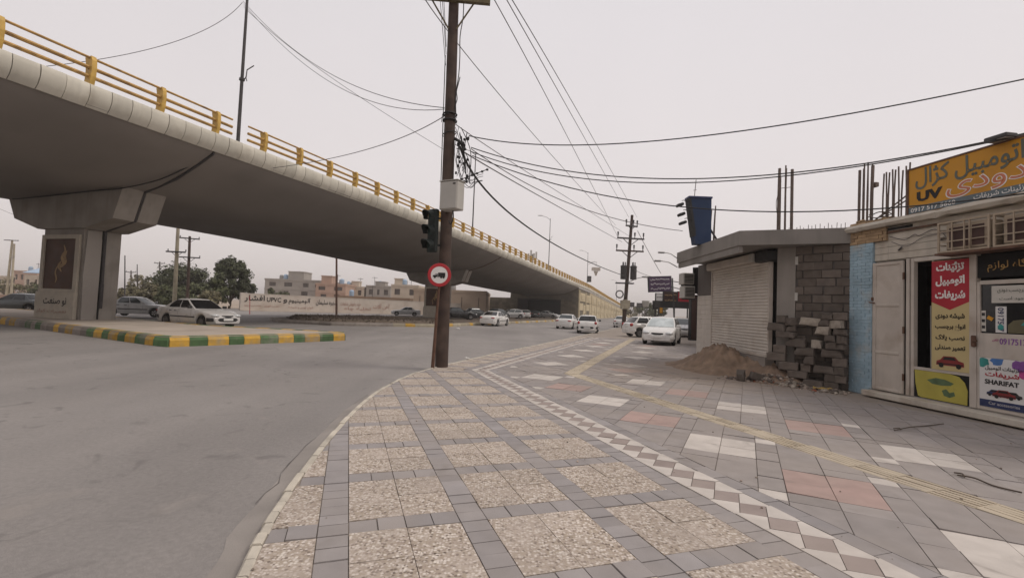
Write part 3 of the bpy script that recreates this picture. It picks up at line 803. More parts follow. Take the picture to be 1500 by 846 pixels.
# piers
def pier(yc, zbase, mural):
    z_s = zr(yc)-3.34+xf(yc,0)
    def P(u,v,z): return BR(yc+u*.95, v, z)         # u along the bridge
    hs, ht, cap = 1.47, .82, 3.85
    mb = MB()
    for (u0,u1) in ((-ht,-.05),(.05,ht)):
        mb.add([P(u,v,z) for z in (zbase-.3,z_s-1.65) for (u,v) in ((u0,-hs),(u1,-hs),(u1,hs),(u0,hs))], [(0,1,2,3),(4,5,6,7),(0,1,5,4),(1,2,6,5),(2,3,7,6),(3,0,4,7)])
    o = op(mb.build('pier', M['pier']))
    mb = MB()
    for (u0,u1) in ((-1.0,-.07),(.07,1.0)):
        kk = interp(KX,yc); prof = [(-cap-.35,z_s+.04-kk*4.2),(-cap+.2,z_s-1.0-kk*3),(-hs-.25,z_s-1.68),(hs+.25,z_s-1.68),(cap-.2,z_s-1.40+kk*4),(cap+.35,z_s+.04+kk*4.2)]
        n = len(prof)
        mb.add([P(u0,v,z) for v,z in prof]+[P(u1,v,z) for v,z in prof], [tuple(range(n)),tuple(n+i for i in range(n))]+[(i,(i+1)%n,n+(i+1)%n,n+i) for i in range(n)])
    c = mb.build('pier_cap', M['pier']); c.parent = o
    mb = MB(); mb.add([P(u,v,z) for z in (zbase,z_s-.01) for (u,v) in ((-.049,-hs+.1),(.049,-hs+.1),(.049,hs-.02),(-.049,hs-.02))], [(0,1,2,3),(4,5,6,7),(0,1,5,4),(1,2,6,5),(2,3,7,6),(3,0,4,7)])
    c = mb.build('joint_filler', M['dark']); c.parent = o
    # stone framed mural on the long face towards the camera
    uf = -ht-.10
    z0, z1 = zbase+1.28, z_s-1.98
    mb = MB()
    def slab(v0,v1,za,zb,ua,ub,mi=0):
        mb.add([P(u,v,z) for z in (za,zb) for (u,v) in ((ua,v0),(ub,v0),(ub,v1),(ua,v1))], [(0,1,2,3),(4,5,6,7),(0,1,5,4),(1,2,6,5),(2,3,7,6),(3,0,4,7)], mi)
    slab(-1.46,-1.22,z0,z1,uf,-ht+.01); slab(1.06,1.32,z0,z1,uf,-ht+.01)
    slab(-1.22,1.06,z1-.2,z1,uf+.003,-ht+.01); slab(-1.22,1.06,z0,z0+.15,uf+.003,-ht+.01)
    slab(-1.52,1.34,zbase-.05,z0-.004,uf-.06,-ht+.012)
    fr = mb.build('mural_frame', M['beige_frame']); fr.parent = o
    mb = MB(); slab(-1.218,1.058,z0+.152,z1-.202,uf+.055,-ht+.008)
    mu = mb.build('mural', M['poster_brown']); mu.parent = o
    # faint gold flourish painted on the mural
    mb = MB(); up = uf+.045
    def stroke(pts, wd):
        pp = spline([(a,0,b) for a,b in pts], 5); Q = []
        for i, p in enumerate(pp):
            t = (pp[min(i+1,len(pp)-1)]-pp[max(i-1,0)]).normalized(); nn = Vector((-t.z,0,t.x))
            ww = wd*(.25+.9*math.sin(PI*i/(len(pp)-1)))
            for sgn in (-1,1): Q.append(P(up, p.x+nn.x*ww*sgn, p.z+nn.z*ww*sgn))
        mb.add(Q, [(2*i,2*i+1,2*i+3,2*i+2) for i in range(len(pp)-1)])
    zc = (z0+z1)/2
    stroke([(.15,zc+.9),(.28,zc+.6),(.08,zc+.3),(.22,zc),(-.02,zc-.2),(.12,zc-.42)], .09)
    stroke([(.42,zc+.62),(.30,zc+.35),(.36,zc+.05),(.18,zc-.1)], .08)
    stroke([(-.22,zc-.15),(-.34,zc-.45),(-.22,zc-.75),(-.3,zc-.95)], .05)
    stroke([(.02,zc+.1),(-.12,zc-.15),(.05,zc-.28)], .08)
    g = mb.build('mural_motif', M['mural_gold']); g.parent = o
    ex = (P(0,1,0)-P(0,0,0)).normalized()
    if mural:
        t = lettering(fa('نو صنعت'), M['sign_black'], o, P(uf-.07,.0,zbase+.80), ex, (0,0,1), .42, .012, 1.7, name='graffiti'); 
        t = lettering(fa('تعمیرات کولر'), M['graffiti'], o, P(uf-.07,-.2,zbase+.34), ex, (0,0,1), .2, .0, 2.2, name='graffiti')
    # rough concrete fin and drain pipe on the end face towards the street
    mb = MB()
    rf = [(-.76,zbase-.1),(-.30,zbase-.1),(-.12,zbase+.5),(-.10,z_s-2.2),(-.14,z_s-1.75),(-.72,z_s-1.75),(-.80,zbase+2.1),(-.78,zbase+1.0)]
    n = len(rf)
    mb.add([P(u,hs+.005,z) for u,z in rf]+[P(u,hs+.11,z) for u,z in rf], [tuple(range(n)),tuple(n+i for i in range(n))]+[(i,(i+1)%n,n+(i+1)%n,n+i) for i in range(n)])
    c = mb.build('end_facing', M['bld_grey']); c.parent = o
    mb = MB(); mb.tube([P(.02,hs+.1,z_s-1.7),P(.03,hs+.1,zbase+1.0)], .07, 10)
    mb.tube([P(.03,hs+.1,zbase+1.75),P(.03,hs+.1,zbase+.55)], .085, 10)
    mb.tube([P(.0,hs+.25,z_s-1.68),P(.0,cap-.25,z_s-1.38+kk*4),P(.0,cap+.33,z_s+.0+kk*4),P(.0,6.2,zr(yc)-2.86-kk*2.3),P(.0,7.5,zr(yc)-2.31-kk),P(.0,8.4,zr(yc)-1.88)], .055, 8)
    c = mb.build('drain_pipe', M['rust'] if not mural else M['steel_dark']); c.parent = o
    return o
pier(PIERS[0], I1Z, True)
pier(PIERS[1], .16, False)
# loose black cable sagging along the soffit to the first pier
mb = MB()
z0_ = zr(24)-3.34
pts = [BR(PIERS[0]-.1,7.3,z0_+1.0), BR(PIERS[0]-.6,6.0,z0_+.22), BR(PIERS[0]-1.02,4.3,z0_-.22), BR(PIERS[0]-1.04,2.5,z0_-.27), BR(PIERS[0]-1.04,-1.0,z0_-.40), BR(PIERS[0]-1.04,-3.7,z0_-.46)]
mb.tube(spline(pts,6), .028, 6)
op(mb.build('hanging_cable', M['black']))
# abutment and ramp walls in cream brick with raised panels
def plate(mb, y0,y1,v,z0a,z1a,z0b,z1b,th, mi=0, val=.5, sg=1):
    mb.add([BR(y0,v,z0a),BR(y1,v,z0b),BR(y1,v,z1b),BR(y0,v,z1a),BR(y0,v+th*sg,z0a),BR(y1,v+th*sg,z0b),BR(y1,v+th*sg,z1b),BR(y0,v+th*sg,z1a)],
           [(0,1,2,3),(4,5,6,7),(0,1,5,4),(1,2,6,5),(2,3,7,6),(3,0,4,7)], mi, False, val)
ya = PIERS[2]
mb = MB()
n = 24; rings = []
for i in range(n+1):
    y = lerp(ya+16,318,i/n); zt = zr(y)-1.82
    rings.append([BR(y,-8.3,-.4),BR(y,8.3,-.4),BR(y,8.3,max(zt,-.2)),BR(y,-8.3,max(zt,-.2))])
mb.loft(rings, 0, True, True, False)
op(mb.build('ramp_wall', M['sandstone']))
# abutment: brick cheeks and a lintel round a dark passage under the ramp, with a wing wall on the far side
zt0 = zr(ya)-1.83; zt1 = zr(ya+16)-1.83
def bx(v0,v1,za,zb_,y0,y1,zb2=None):
    zb2 = zb_ if zb2 is None else zb2
    mb.add([BR(y0,v0,za),BR(y0,v1,za),BR(y1,v1,za),BR(y1,v0,za),BR(y0,v0,zb_),BR(y0,v1,zb_),BR(y1,v1,zb2),BR(y1,v0,zb2)], [(0,3,2,1),(4,5,6,7),(0,1,5,4),(1,2,6,5),(2,3,7,6),(3,0,4,7)])
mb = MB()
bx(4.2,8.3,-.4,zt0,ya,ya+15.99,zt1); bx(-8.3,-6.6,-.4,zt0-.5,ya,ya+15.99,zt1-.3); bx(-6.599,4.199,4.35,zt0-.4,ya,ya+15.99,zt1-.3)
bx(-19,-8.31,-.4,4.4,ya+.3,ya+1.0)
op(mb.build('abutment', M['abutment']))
mb = MB(); bx(-6.55,4.15,-.3,4.3,ya+9,ya+15.5); op(mb.build('passage_shade_end', M['dark']))  # near-black block added to deepen the shade inside the passage
for va, vb in ((-6.598,-6.5),(4.1,4.198)):
    mb = MB(); bx(va,vb,-.3,4.34,ya+.6,ya+8.9); op(mb.build('passage_shade_lining', M['brown_door']))  # dark side sheets, shade of the passage put into their colour
rp = random.Random(8)
y = ya+.2
while y < 262:                                            # relief panels on the ramp wall, each a part
    ln = 9.0
    top = min(zr(y),zr(y+ln))-2.2
    def rel(*a):
        mb = MB(); plate(mb, *a); op(mb.build('relief_panel', M['sandstone']))
    if top > .7:
        rel(y+.2,y+1.1,8.302,.0,top,.0,top,.16,0,.35)
        if top > 1.8:
            rel(y+1.7,y+8.4,8.302,top*.62,top*.92,top*.62,top*.92,.14,0,.8)
            rel(y+2.8,y+7.2,8.443,top*.68,top*.86,top*.68,top*.86,.1,0,.3)
            rel(y+1.7,y+5.6,8.302,top*.30,top*.55,top*.30,top*.55,.12,0,.65)
            rel(y+6.2,y+8.8,8.302,top*.12,top*.5,top*.2,top*.5,.12,0,.5)
    y += ln
zt = zt0-1.3
for v0_, v1_ in ((-18.6,-8.7),(-8.2,-6.8),(4.2,8.3)):
    mb = MB(); v = v0_
    while v+.9 <= v1_+.02:
        for k in range(9 if v > -8.5 else 6):
            z0 = k*zt/9; yy = ya-.001 if v > -8.5 else ya+.299
            mb.add([BR(yy,v+.03,z0+.03),BR(yy,v+.86,z0+.03),BR(yy,v+.86,z0+zt/9-.03),BR(yy,v+.03,z0+zt/9-.03),
                BR(yy-.09,v+.03,z0+.03),BR(yy-.09,v+.86,z0+.03),BR(yy-.09,v+.86,z0+zt/9-.03),BR(yy-.09,v+.03,z0+zt/9-.03)],
               [(0,1,2,3),(4,5,6,7),(0,1,5,4),(1,2,6,5),(2,3,7,6),(3,0,4,7)], 0, False, rp.random())
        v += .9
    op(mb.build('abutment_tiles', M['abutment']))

# yellow guard rails on the near edge: a thing on each side of the gap at the first lamp post
def railing(y0, y1, label, first, step, cnt):
    t = thing('guard_rail', label, 'guard rail', BR(y0,8.5,zr(y0)-1.0), 0, 'yellow guard rails along the overpass edge')
    inv = Matrix.Translation(-Vector(t.location))
    for h, r_, mm in ((.30,.066,'brass_rail'),(.62,.066,'brass_rail'),(.97,.045,'brass_rail')):
        mb = MB(); n = max(2,int((y1-y0)/3))
        mb.tube([BR(lerp(y0,y1,i/n),8.52,zr(lerp(y0,y1,i/n))-1.0+h) for i in range(n+1)], r_, 6)
        o = mb.build('rail', M[mm], t); o.matrix_parent_inverse = inv
    for k in range(cnt):
        yc = first+k*step
        if yc > y1: break
        mb = MB(); z = zr(yc)-1.0
        prof = [(8.28,0),(8.60,0),(8.665,.3),(8.685,.6),(8.66,.88),(8.60,1.03),(8.28,1.0),(8.33,.8),(8.355,.5),(8.33,.2)]
        n = len(prof)
        mb.add([BR(yc-.075,v,z+h) for v,h in prof]+[BR(yc+.075,v,z+h) for v,h in prof], [tuple(range(n)),tuple(n+i for i in range(n))]+[(i,(i+1)%n,n+(i+1)%n,n+i) for i in range(n)])
        o = mb.build('post', M['yellow_rail'], t); o.matrix_parent_inverse = inv
off = 8.52*.312
railing(-4+off, 22.15+off, 'short near stretch of yellow guard rail before the lamp post gap', 16.67-2.36*6+off, 2.36, 9)
railing(23.0+off, 214+off, 'long stretch of yellow guard rail running down the overpass past the lamp post gap', 23.95+off, 2.36, 78)
# lamp posts standing on the near edge
def lamp_post(y, h, label, bracket=0.0, camera_box=False, r=.075):
    yc = y+off; b = BR(yc,8.45,zr(yc)-1.0)
    t = thing('street_lamp', label, 'street lamp', b, 0, 'lamp posts on the overpass')
    mb = MB(); mb.tube([(0,0,-.1),(0,0,h*.55),(0,0,h)], [r,r*.8,r*.6], 10)
    mb.box((-.16,-.16,-.02),(.16,.16,.02))
    mb.build('pole', M['steel_dark'], t)
    for sg in (-1,):
        mb = MB(); d = Vector((sg*.97,sg*-.2,0))
        mb.tube([(0,0,h-.3),tuple(d*.6+Vector((0,0,h+.2))),tuple(d*1.5+Vector((0,0,h+.42)))], [.035,.03,.028], 8)
        a = mb.build('arm', M['steel_dark'], t)
        mb = MB(); c = d*1.8+Vector((0,0,h+.45))
        mb.loft([[c+d*q+Vector((d.y*-1*ww*sn, d.x*ww*sn, zz)) for (sn,zz) in ((-1,0),(1,0),(.6,.1),(-.6,.1))] for q,ww in ((-.4,.05),(-.2,.12),(.2,.13),(.4,.06))])
        mb.build('lamp_head', M['steel'], t)
    if bracket:
        mb = MB(); mb.tube([(0,0,bracket-.15),(.22,-.05,bracket+.1),(.25,-.06,bracket+.45),(.62,-.16,bracket+.62)], .025, 6)
        mb.tube([(0,0,bracket-.05),(0,0,bracket+.05)], r*1.5, 10)
        mb.tube([(.2,-.05,bracket+.12),(.28,-.07,bracket-.1)], .02, 6)
        mb.build('bracket', M['steel_dark'], t)
    if camera_box:
        mb = MB(); mb.tube([(0,0,6.3),(1.7,-.3,6.6),(2.2,-.35,6.5)], .05, 6); mb.tube([(.0,0,5.8),(1.7,-.3,6.5)], .04, 6); mb.tube([(2.1,-.35,6.5),(2.1,-.35,5.4)], .05, 6)
        mb.build('bracket', M['steel'], t)
        mb = MB(); mb.box((1.05,-.95,4.3),(3.1,.25,5.1))
        mb.build('camera_housing', M['white_metal'], t)
        mb = MB(); mb.lathe([(.75,0),(.45,-.5),(.3,-.8),(.3,-1.1),(.02,-1.1)], 4, Matrix.Translation((2.1,-.35,4.15)) @ Matrix.Rotation(PI/4,4,'Z'), smooth=False)
        mb.build('camera_mast_cone', M['white_metal'], t)
        mb = MB(); mb.box((.1,-.35,1.4),(1.0,.3,2.9)); mb.build('control_box', M['steel_dark'], t)
    return t
lamp_post(22.55, 9.3, 'nearest black lamp post in the gap of the yellow guard rail', bracket=3.1, r=.085)
lamp_post(49.9, 9.0, 'second overpass lamp post, seen just right of the grey cabinet')
lamp_post(82, 9.1, 'third lamp post of the overpass, with one curved arm', bracket=5.4)
lamp_post(121, 8.9, 'overpass lamp post with a white camera housing hung from its bracket', camera_box=True)
lamp_post(190, 8.9, 'farthest thin lamp post of the overpass near the foot of the ramp')
# second island under the bridge
a = gnd(640,479,ROADZ); b = gnd(842,471.5,ROADZ); tp = gnd(396,469,ROADZ)
dd = Vector((.318,.948,0))
ring = [(tp.x,tp.y),(tp.x+2.2,tp.y-3.2),(tp.x+6.5,tp.y-4.4),(a.x,a.y),(a.x+dd.x*40,a.y+dd.y*40),(BR(112,8.0,0).x,BR(112,8.0,0).y),(BR(112,-9,0).x,BR(112,-9,0).y),(tp.x+3.5,tp.y+14)]
kb, _ = kerbed_island('median_island', ring, .16, .9, M['soil'], lambda p, q: 1 if p.x < -9 or p.y < 36 else (0 if q%5 else 2))
tag(kb.build('median_kerb', [M['kerb_pale'],M['kerb_grey'],M['kerb_yellow']]), kind='structure')

mb = MB()
bedp = [(tp.x+1.0,tp.y+.2),(tp.x+2.7,tp.y-2.6),(tp.x+6.7,tp.y-3.75),(a.x-.5,a.y+.45),(a.x+.9,a.y+5.5),(a.x-2.5,a.y+7),(tp.x+5,tp.y+9)]
n = len(bedp); cxm = sum(p[0] for p in bedp)/n; cym = sum(p[1] for p in bedp)/n
inn = [(lerp(x,cxm,.12),lerp(y,cym,.12)) for x,y in bedp]
mb.add([(x,y,.1) for x,y in bedp]+[(x,y,.36) for x,y in inn], [(i,(i+1)%n,n+(i+1)%n,n+i) for i in range(n)]+[tuple(n+i for i in range(n))])
tag(mb.build('planting_bed', M['soil']), kind='structure')
mb = MB(); rg_ = random.Random(77)
for k in range(2600):
    i = rg_.randrange(n); f = rg_.random(); q = rg_.random()**.6
    x = lerp(lerp(bedp[i][0],bedp[(i+1)%n][0],f), cxm, 1-q*.98); y = lerp(lerp(bedp[i][1],bedp[(i+1)%n][1],f), cym, 1-q*.98)
    h = .12+.22*abs(mnoise.noise(Vector((x*.8,y*.8,0)))); z = .30*min(1,(1-q*.98)/.1) + .06
    d = Vector((rg_.gauss(0,.5),rg_.gauss(0,.5),1)).normalized(); sd_ = d.orthogonal().normalized()*.05
    p = Vector((x,y,z)); mb.add([p-sd_,p+sd_,p+d*h], [(0,1,2)], 0, False, rg_.random())
tag(mb.build('dry_twigs', M['stick'], fixn=False), kind='stuff')
# ------------------------------------------------------------------ cars
def paint(name, col, rough=.32):
    return mat(name, col, rough, .05, 1.2, coat=.35, spec=.45, stain=tuple(q*.72+.04 for q in col), stain_scale=1.6, stain_lo=.55, stain_hi=.95)
PAINT = {'white': paint('white_car_paint',(.66,.64,.61)), 'silver': paint('silver_car_paint',(.42,.415,.41),.28), 'dark': paint('charcoal_car_paint',(.045,.05,.052),.25),
         'grey': paint('warm_grey_car_paint',(.47,.45,.43)), 'black': paint('black_car_paint',(.016,.016,.017),.22)}
CARS = {
 # L, W, H, belt profile (x from rear -1 to front 1 : height), greenhouse rear/front base x and roof x (metres from centre)
 'sedan': dict(L=4.4, W=1.70, H=1.42, wb=2.62, fo=.84, top=[(-2.2,.80),(-2.12,.93),(-1.9,1.0),(-1.3,1.02),(-.6,.96),(.85,.93),(1.5,.87),(1.95,.76),(2.12,.66),(2.2,.58)], gh=(-1.72,1.02,-.78,.12), wbase=.76, wroof=.56, box=.95),
 'boxy': dict(L=4.4, W=1.70, H=1.40, wb=2.67, fo=.80, top=[(-2.2,.78),(-2.15,.93),(-2.0,.97),(-1.2,.985),(-.6,.94),(.9,.91),(1.6,.86),(2.0,.79),(2.14,.70),(2.2,.6)], gh=(-1.42,1.0,-.86,.18), wbase=.75, wroof=.55, box=.95),
 'hatch': dict(L=3.84, W=1.66, H=1.43, wb=2.44, fo=.72, top=[(-1.92,.72),(-1.86,.92),(-1.75,.98),(-1.2,.96),(-.4,.93),(.75,.93),(1.25,.86),(1.62,.75),(1.82,.62),(1.92,.52)], gh=(-1.80,1.0,-1.28,.1), wbase=.745, wroof=.56, box=.9),
 'mpv': dict(L=4.15, W=1.71, H=1.48, wb=2.58, fo=.80, top=[(-2.07,.72),(-2.0,.92),(-1.9,1.0),(-1.3,1.0),(-.4,.95),(.9,.96),(1.4,.90),(1.8,.80),(1.98,.68),(2.07,.56)], gh=(-1.9,1.22,-1.36,.16), wbase=.77, wroof=.58, box=.9),
}
def make_car(kind, color, label, x, y, heading, z=ROADZ, tint=True, dark_bumper=False, steel=False, group='cars in the street', moulding=True, shade=False):  # shade: windscreen takes the colour with the painted reflection
    c = CARS[kind]; L, W, H = c['L'], c['W'], c['H']; hw0 = W/2
    P = PAINT[color]
    t = thing('car', label, 'car', (x,y,z), heading, group)
    xf = L/2-c['fo']; xr = xf-c['wb']; wr = .305; wz = .30; ar = .365; zb = .20
    def hw(q):                                      # plan taper to rounded corners
        k = max(0,(abs(q)-(L/2-.75))/.75); return hw0*(1-.035*(abs(q)/(L/2))**2-.17*k**2.6)
    def ztop(q): return interp(c['top'], q)
    def zbot(q):
        b = zb+.0
        e = max(0,(abs(q)-(L/2-.35))/.35); b += .05*e*e
        for xw in (xf,xr):
            d = abs(q-xw)
            if d < ar: b = max(b, wz+math.sqrt(ar*ar-d*d)*.98)
        return b
    xs = set([-L/2,-L/2+.02,-L/2+.06,-L/2+.13,-L/2+.22,L/2,L/2-.02,L/2-.06,L/2-.13,L/2-.22])
    for xw in (xf,xr):
        for k in range(-8,9): xs.add(round(xw+ar*math.sin(k/8*PI/2),4))
        xs.add(xw-ar-.002); xs.add(xw+ar+.002)
    q = -L/2+.35
    while q < L/2-.3: xs.add(round(q,3)); q += .16
    xs = sorted(x_ for x_ in xs if -L/2 <= x_ <= L/2)
    rings = []
    for q in xs:
        h = hw(q); zt = ztop(q); b = min(zbot(q), zt-.10); e = max(0,(abs(q)-(L/2-.12))/.12)
        sh = zt-.045-.02*e
        zm = lerp(b, sh, .55) if b < .4 else lerp(b,sh,.4)
        half = [(0,b),(h*.90,b),(h*.965,lerp(b,zm,.35)),(h,zm),(h*.992,lerp(zm,sh,.6)),(h*.955,sh-.012),(h*.88,sh+.022),(h*.5,zt),(0,zt+.008)]
        if e > 0:
            zc = (b+zt)/2
            half = [(a*(1-.035*e*e), zc+(zz-zc)*(1-.10*e*e)) for a,zz in half]
        full = half+[(-a,zz) for a,zz in reversed(half[1:-1])]
        rings.append([Vector((q,a,zz)) for a,zz in full])
    mb = MB(); mb.loft(rings); body = mb.build('body', P, t, sharp=38)
    # greenhouse
    rb, fb, r1, f1 = c['gh']; wB, wR = c['wbase'], c['wroof']; zB = .93 if kind != 'boxy' else .91
    zR = H-.035
    def gx(tt): return (lerp(rb,r1,tt**1.08), lerp(fb,f1,tt**1.06))
    def gw(tt): return lerp(wB,wR,tt)+.035*math.sin(PI*tt)
    def gz(tt): return lerp(zB-.06,zR,tt)
    rings = []
    for tt in (0,.08,.25,.5,.75,.9,.97,1.0):
        a, b = gx(tt); w_ = gw(tt)
        if tt == .97: a += .03; b -= .03; w_ -= .015
        if tt == 1.0: a += .10; b -= .10; w_ -= .07
        pl = []
        for k in range(-3,4): yy = w_*k/3; pl.append((b-.13*(k/3)**2*1.0, yy))
        for k in range(1,5): pl.append((lerp(b-.13,a+.08,k/5), w_))
        for k in range(3,-4,-1): yy = w_*k/3; pl.append((a+.08*(k/3)**2, yy))
        for k in range(1,5): pl.append((lerp(a+.08,b-.13,k/5), -w_))
        rings.append([Vector((px,py,gz(tt)+(.012 if tt == 1 else 0))) for px,py in pl])
    mb = MB(); mb.loft(rings, caps=False)
    a, b = gx(1.0); a += .10; b -= .10; wv = gw(1)-.07
    n = len(rings[-1]); top = rings[-1]
    ctr = [Vector((lerp(p.x,(a+b)/2,.45), p.y*.55, zR+.03)) for p in top]; ctr2 = [Vector(((a+b)/2+(p.x-(a+b)/2)*.2, p.y*.18, zR+.037)) for p in top]
    mb.loft([top,ctr,ctr2], caps=False); mb.add(ctr2, [tuple(range(n))], 0, True)
    mb.build('cabin', P, t, sharp=40)
    G = M['glass_dark'] if tint else M['glass_car']
    def fx(k, tt, o=.009):
        return Vector((gx(tt)[1]-.13*k*k+o, gw(tt)*k, gz(tt)+o*.5))
    def rx(k, tt, o=.009):
        return Vector((gx(tt)[0]+.08*k*k-o, gw(tt)*k, gz(tt)+o*.5))
    for nm, fn, lo_, hi_ in (('windscreen',fx,.14,.93),('rear_window',rx,.20,.92)):
        mb = MB(); pts = []; nk, ntt = 8, 6
        for i in range(ntt+1):
            for j in range(nk+1):
                tt = lerp(lo_,hi_,i/ntt); pts.append(fn(lerp(-.92,.92,j/nk), tt))
        mb.add(pts, [(i*(nk+1)+j,i*(nk+1)+j+1,(i+1)*(nk+1)+j+1,(i+1)*(nk+1)+j) for i in range(ntt) for j in range(nk)], 0, True)
        mb.build(nm, M['screen_reflection'] if shade and nm == 'windscreen' else G if nm != 'windscreen' or tint else M['glass_car'], t)
    # side windows: polygons in (fraction along, height fraction)
    def sd(s_, tt, sg, o=.008):
        a, b = gx(tt); a += .08; b -= .13
        return Vector((lerp(a,b,s_), sg*(gw(tt)+o), gz(tt)))
    hatchy = kind in ('hatch','mpv')
    sB = .50 if kind == 'hatch' else .54
    wins = [((.07 if hatchy else .16, sB-.015), (.04 if hatchy else .05, sB-.02)), ((sB+.025,.955),(sB+.02,.965))]
    for sg in (1,-1):
        for (b0,b1),(t0,t1) in wins:
            mb = MB(); pts = []; ns, ntt = 6, 5
            for i in range(ntt+1):
                for j in range(ns+1):
                    tt = lerp(.20,.90,i/ntt); k = i/ntt
                    pts.append(sd(lerp(lerp(b0,t0,k),lerp(b1,t1,k),j/ns), tt, sg))
            mb.add(pts, [(i*(ns+1)+j,i*(ns+1)+j+1,(i+1)*(ns+1)+j+1,(i+1)*(ns+1)+j) for i in range(ntt) for j in range(ns)], 0, True)
            mb.build('side_window', G, t)
    # door seams, handles, mouldings
    def sidep(q, z_, o=.004):
        h = hw(q); zt = ztop(q)-.045; b = zb; zm = lerp(b,zt,.55)
        f = 1.0 if z_ > zm else lerp(.9,1.0,min(1,(z_-b)/(zm-b)*1.05)); 
        if z_ > zm: f = lerp(1.0,.975,((z_-zm)/(zt-zm))**2)
        return h*f+o
    xa = lerp(gx(.2)[0],gx(.2)[1],.97); xm = lerp(gx(.3)[0]+.08,gx(.3)[1]-.13,sB); xb = xr+ar*.75
    mb = MB()
    for sg in (1,-1):
        for xq, z0, z1 in ((xa-.1,.32,.86),(xm,.26,.88),(xb+.04,.62,.9)):
            zs = [lerp(z0,z1,i/5) for i in range(6)]
            pts = [Vector((xq+dx, sg*sidep(xq,zz,.003), zz)) for zz in zs for dx in (-.005,.005)]
            mb.add(pts, [(2*i,2*i+1,2*i+3,2*i+2) for i in range(5)])
    mb.build('door_seams', M['trim'], t)
    for sg in (1,-1):
        for xq in (xm-.20, xb+.12):
            yy = sg*sidep(xq,.80,0)
            mb = MB(); mb.bbox((xq-.09,min(yy-.01*sg,yy+.016*sg),.785),(xq+.09,max(yy-.01*sg,yy+.016*sg),.82), .008)
            mb.build('door_handle', M['trim'], t)
        if moulding:
            mb = MB(); qs = [lerp(xr+ar+.05,xf-ar-.05,i/8) for i in range(9)]
            mb.loft([[Vector((q,sg*sidep(q,.53,o),z_)) for o,z_ in ((-.01,.50),(.016,.505),(.016,.555),(-.01,.56))] for q in qs])
            mb.build('side_moulding', M['trim'], t)
        # mirror
        mb = MB(); xm_ = gx(.15)[1]-.22
        mb.bbox((xm_-.07,sg*(wB+.04) if sg > 0 else -(wB+.25),.95),(xm_+.05,(wB+.25) if sg > 0 else -(wB+.04),1.08), .03)
        mb.build('mirror', P if not dark_bumper else M['trim'], t)
    # bumpers as dark or painted bands that follow the rounded ends
    for sg, nm in ((1,'front_bumper'),(-1,'rear_bumper')):
        mb = MB(); pts = []
        ln = .42 if sg > 0 else .36
        path = []
        for k in range(-10,11):
            a_ = k/10
            if abs(a_) > .62:
                f = (1-abs(a_))/.38; q = L/2-ln*(1-f); yy = math.copysign(hw(q)+.014,a_)
            else:
                q = L/2+.022-.05*(a_/.62)**2; yy = hw(L/2)*.965*a_/.62
            path.append((sg*q, yy))
        path[0] = path[0]; 
        zA, zZ = (.36,.52) if sg > 0 else (.40,.56)
        mb.loft([[Vector((px-sg*.05,py*.95,zA-.02)),Vector((px,py,zA)),Vector((px+sg*.012,py,(zA+zZ)/2)),Vector((px,py,zZ)),Vector((px-sg*.05,py*.95,zZ+.015))] for px,py in path])
        mb.build(nm, M['trim'] if dark_bumper else P, t, sharp=50)
        mb = MB()
        e = L/2+.002
        # lower intake
        if sg > 0:
            mb.loft([[Vector((e-.03-.06*(k/5)**2,hw0*.62*k/5,z_)) for z_ in (.245,.335)]+[Vector((e-.09,hw0*.62*k/5,z_)) for z_ in (.335,.245)] for k in range(-5,6)])
            mb.build('lower_grille', M['trim'], t)
            mb = MB(); zg = .60 if kind in ('sedan','mpv','hatch') else .63
            gw_ = .30 if kind != 'boxy' else .36
            mb.loft([[Vector((L/2+.012-.035*(k/4)**2-.015*i,gw_*k/4,zg+(-.055+.1*i))) for i in (0,1)]+[Vector((L/2-.08,gw_*k/4,zg+.045)),Vector((L/2-.08,gw_*k/4,zg-.055))] for k in range(-4,5)])
            mb.build('grille', M['trim'], t)
        mb = MB(); zp = .45 if sg > 0 else (.47 if dark_bumper else .72)
        xx = sg*(L/2+(.038 if zp < .6 else .008))
        mb.bbox((min(xx-.03,xx+.008),-.25,zp-.055),(max(xx-.008,xx+.008),.25,zp+.055), .006)
        mb.build('number_plate', M['plate'], t)
    for s2 in (1,-1):
        mb = MB(); zl = .64 if kind != 'hatch' else .66
        mb.ball((L/2-.17, s2*hw0*.66, zl), (.20,.20,.085), 0, 14, 9)
        mb.build('headlight', M['lamp_glass'], t)
        mb = MB()
        if kind == 'hatch' or kind == 'mpv': mb.ball((-L/2+.13, s2*hw0*.76, .83), (.14,.115,.13), 0, 12, 8)
        else: mb.ball((-L/2+.10, s2*hw0*.66, .77), (.13,.21,.075), 0, 14, 8)
        mb.build('tail_light', M['tail_glass'], t)
    # wheels
    for xw in (xf,xr):
        for s2 in (1,-1):
            Mx = Matrix.Translation((xw, s2*(hw0-.125), wz)) @ Matrix.Rotation(-s2*PI/2, 4, 'X')
            mb = MB(); mb.lathe([(.20,-.085),(wr-.03,-.09),(wr,-.06),(wr,.06),(wr-.03,.09),(.20,.088),(.195,.05)], 28, Mx)
            wh = mb.build('wheel', M['tyre'], t)
            mb = MB(); mb.lathe([(.196,.07),(.185,.082),(.165,.06),(.10,.055),(.06,.07),(.0001,.072)], 24, Mx)
            if not steel:
                for k in range(5):
                    an = 2*PI*k/5
                    mb.bbox((.05,-.03,.058),(.175,.03,.078), .01, 1, Mx @ Matrix.Rotation(an,4,'Z'))
                mb.build('rim', [M['rim_dark'],M['rim']], wh)
            else:
                mb.build('rim', [M['rim_dark']], wh)
    # dark wheel-well lining so one cannot see through the arches
    mb = MB()
    for xw in (xf,xr): mb.box((xw-ar*1.02,-hw0*.62,zb+.01),(xw+ar*1.02,hw0*.62,.62))
    mb.build('wheel_well', M['dark'], t)
    return t
RD = R(71.4)                                     # heading along the street, away from the camera
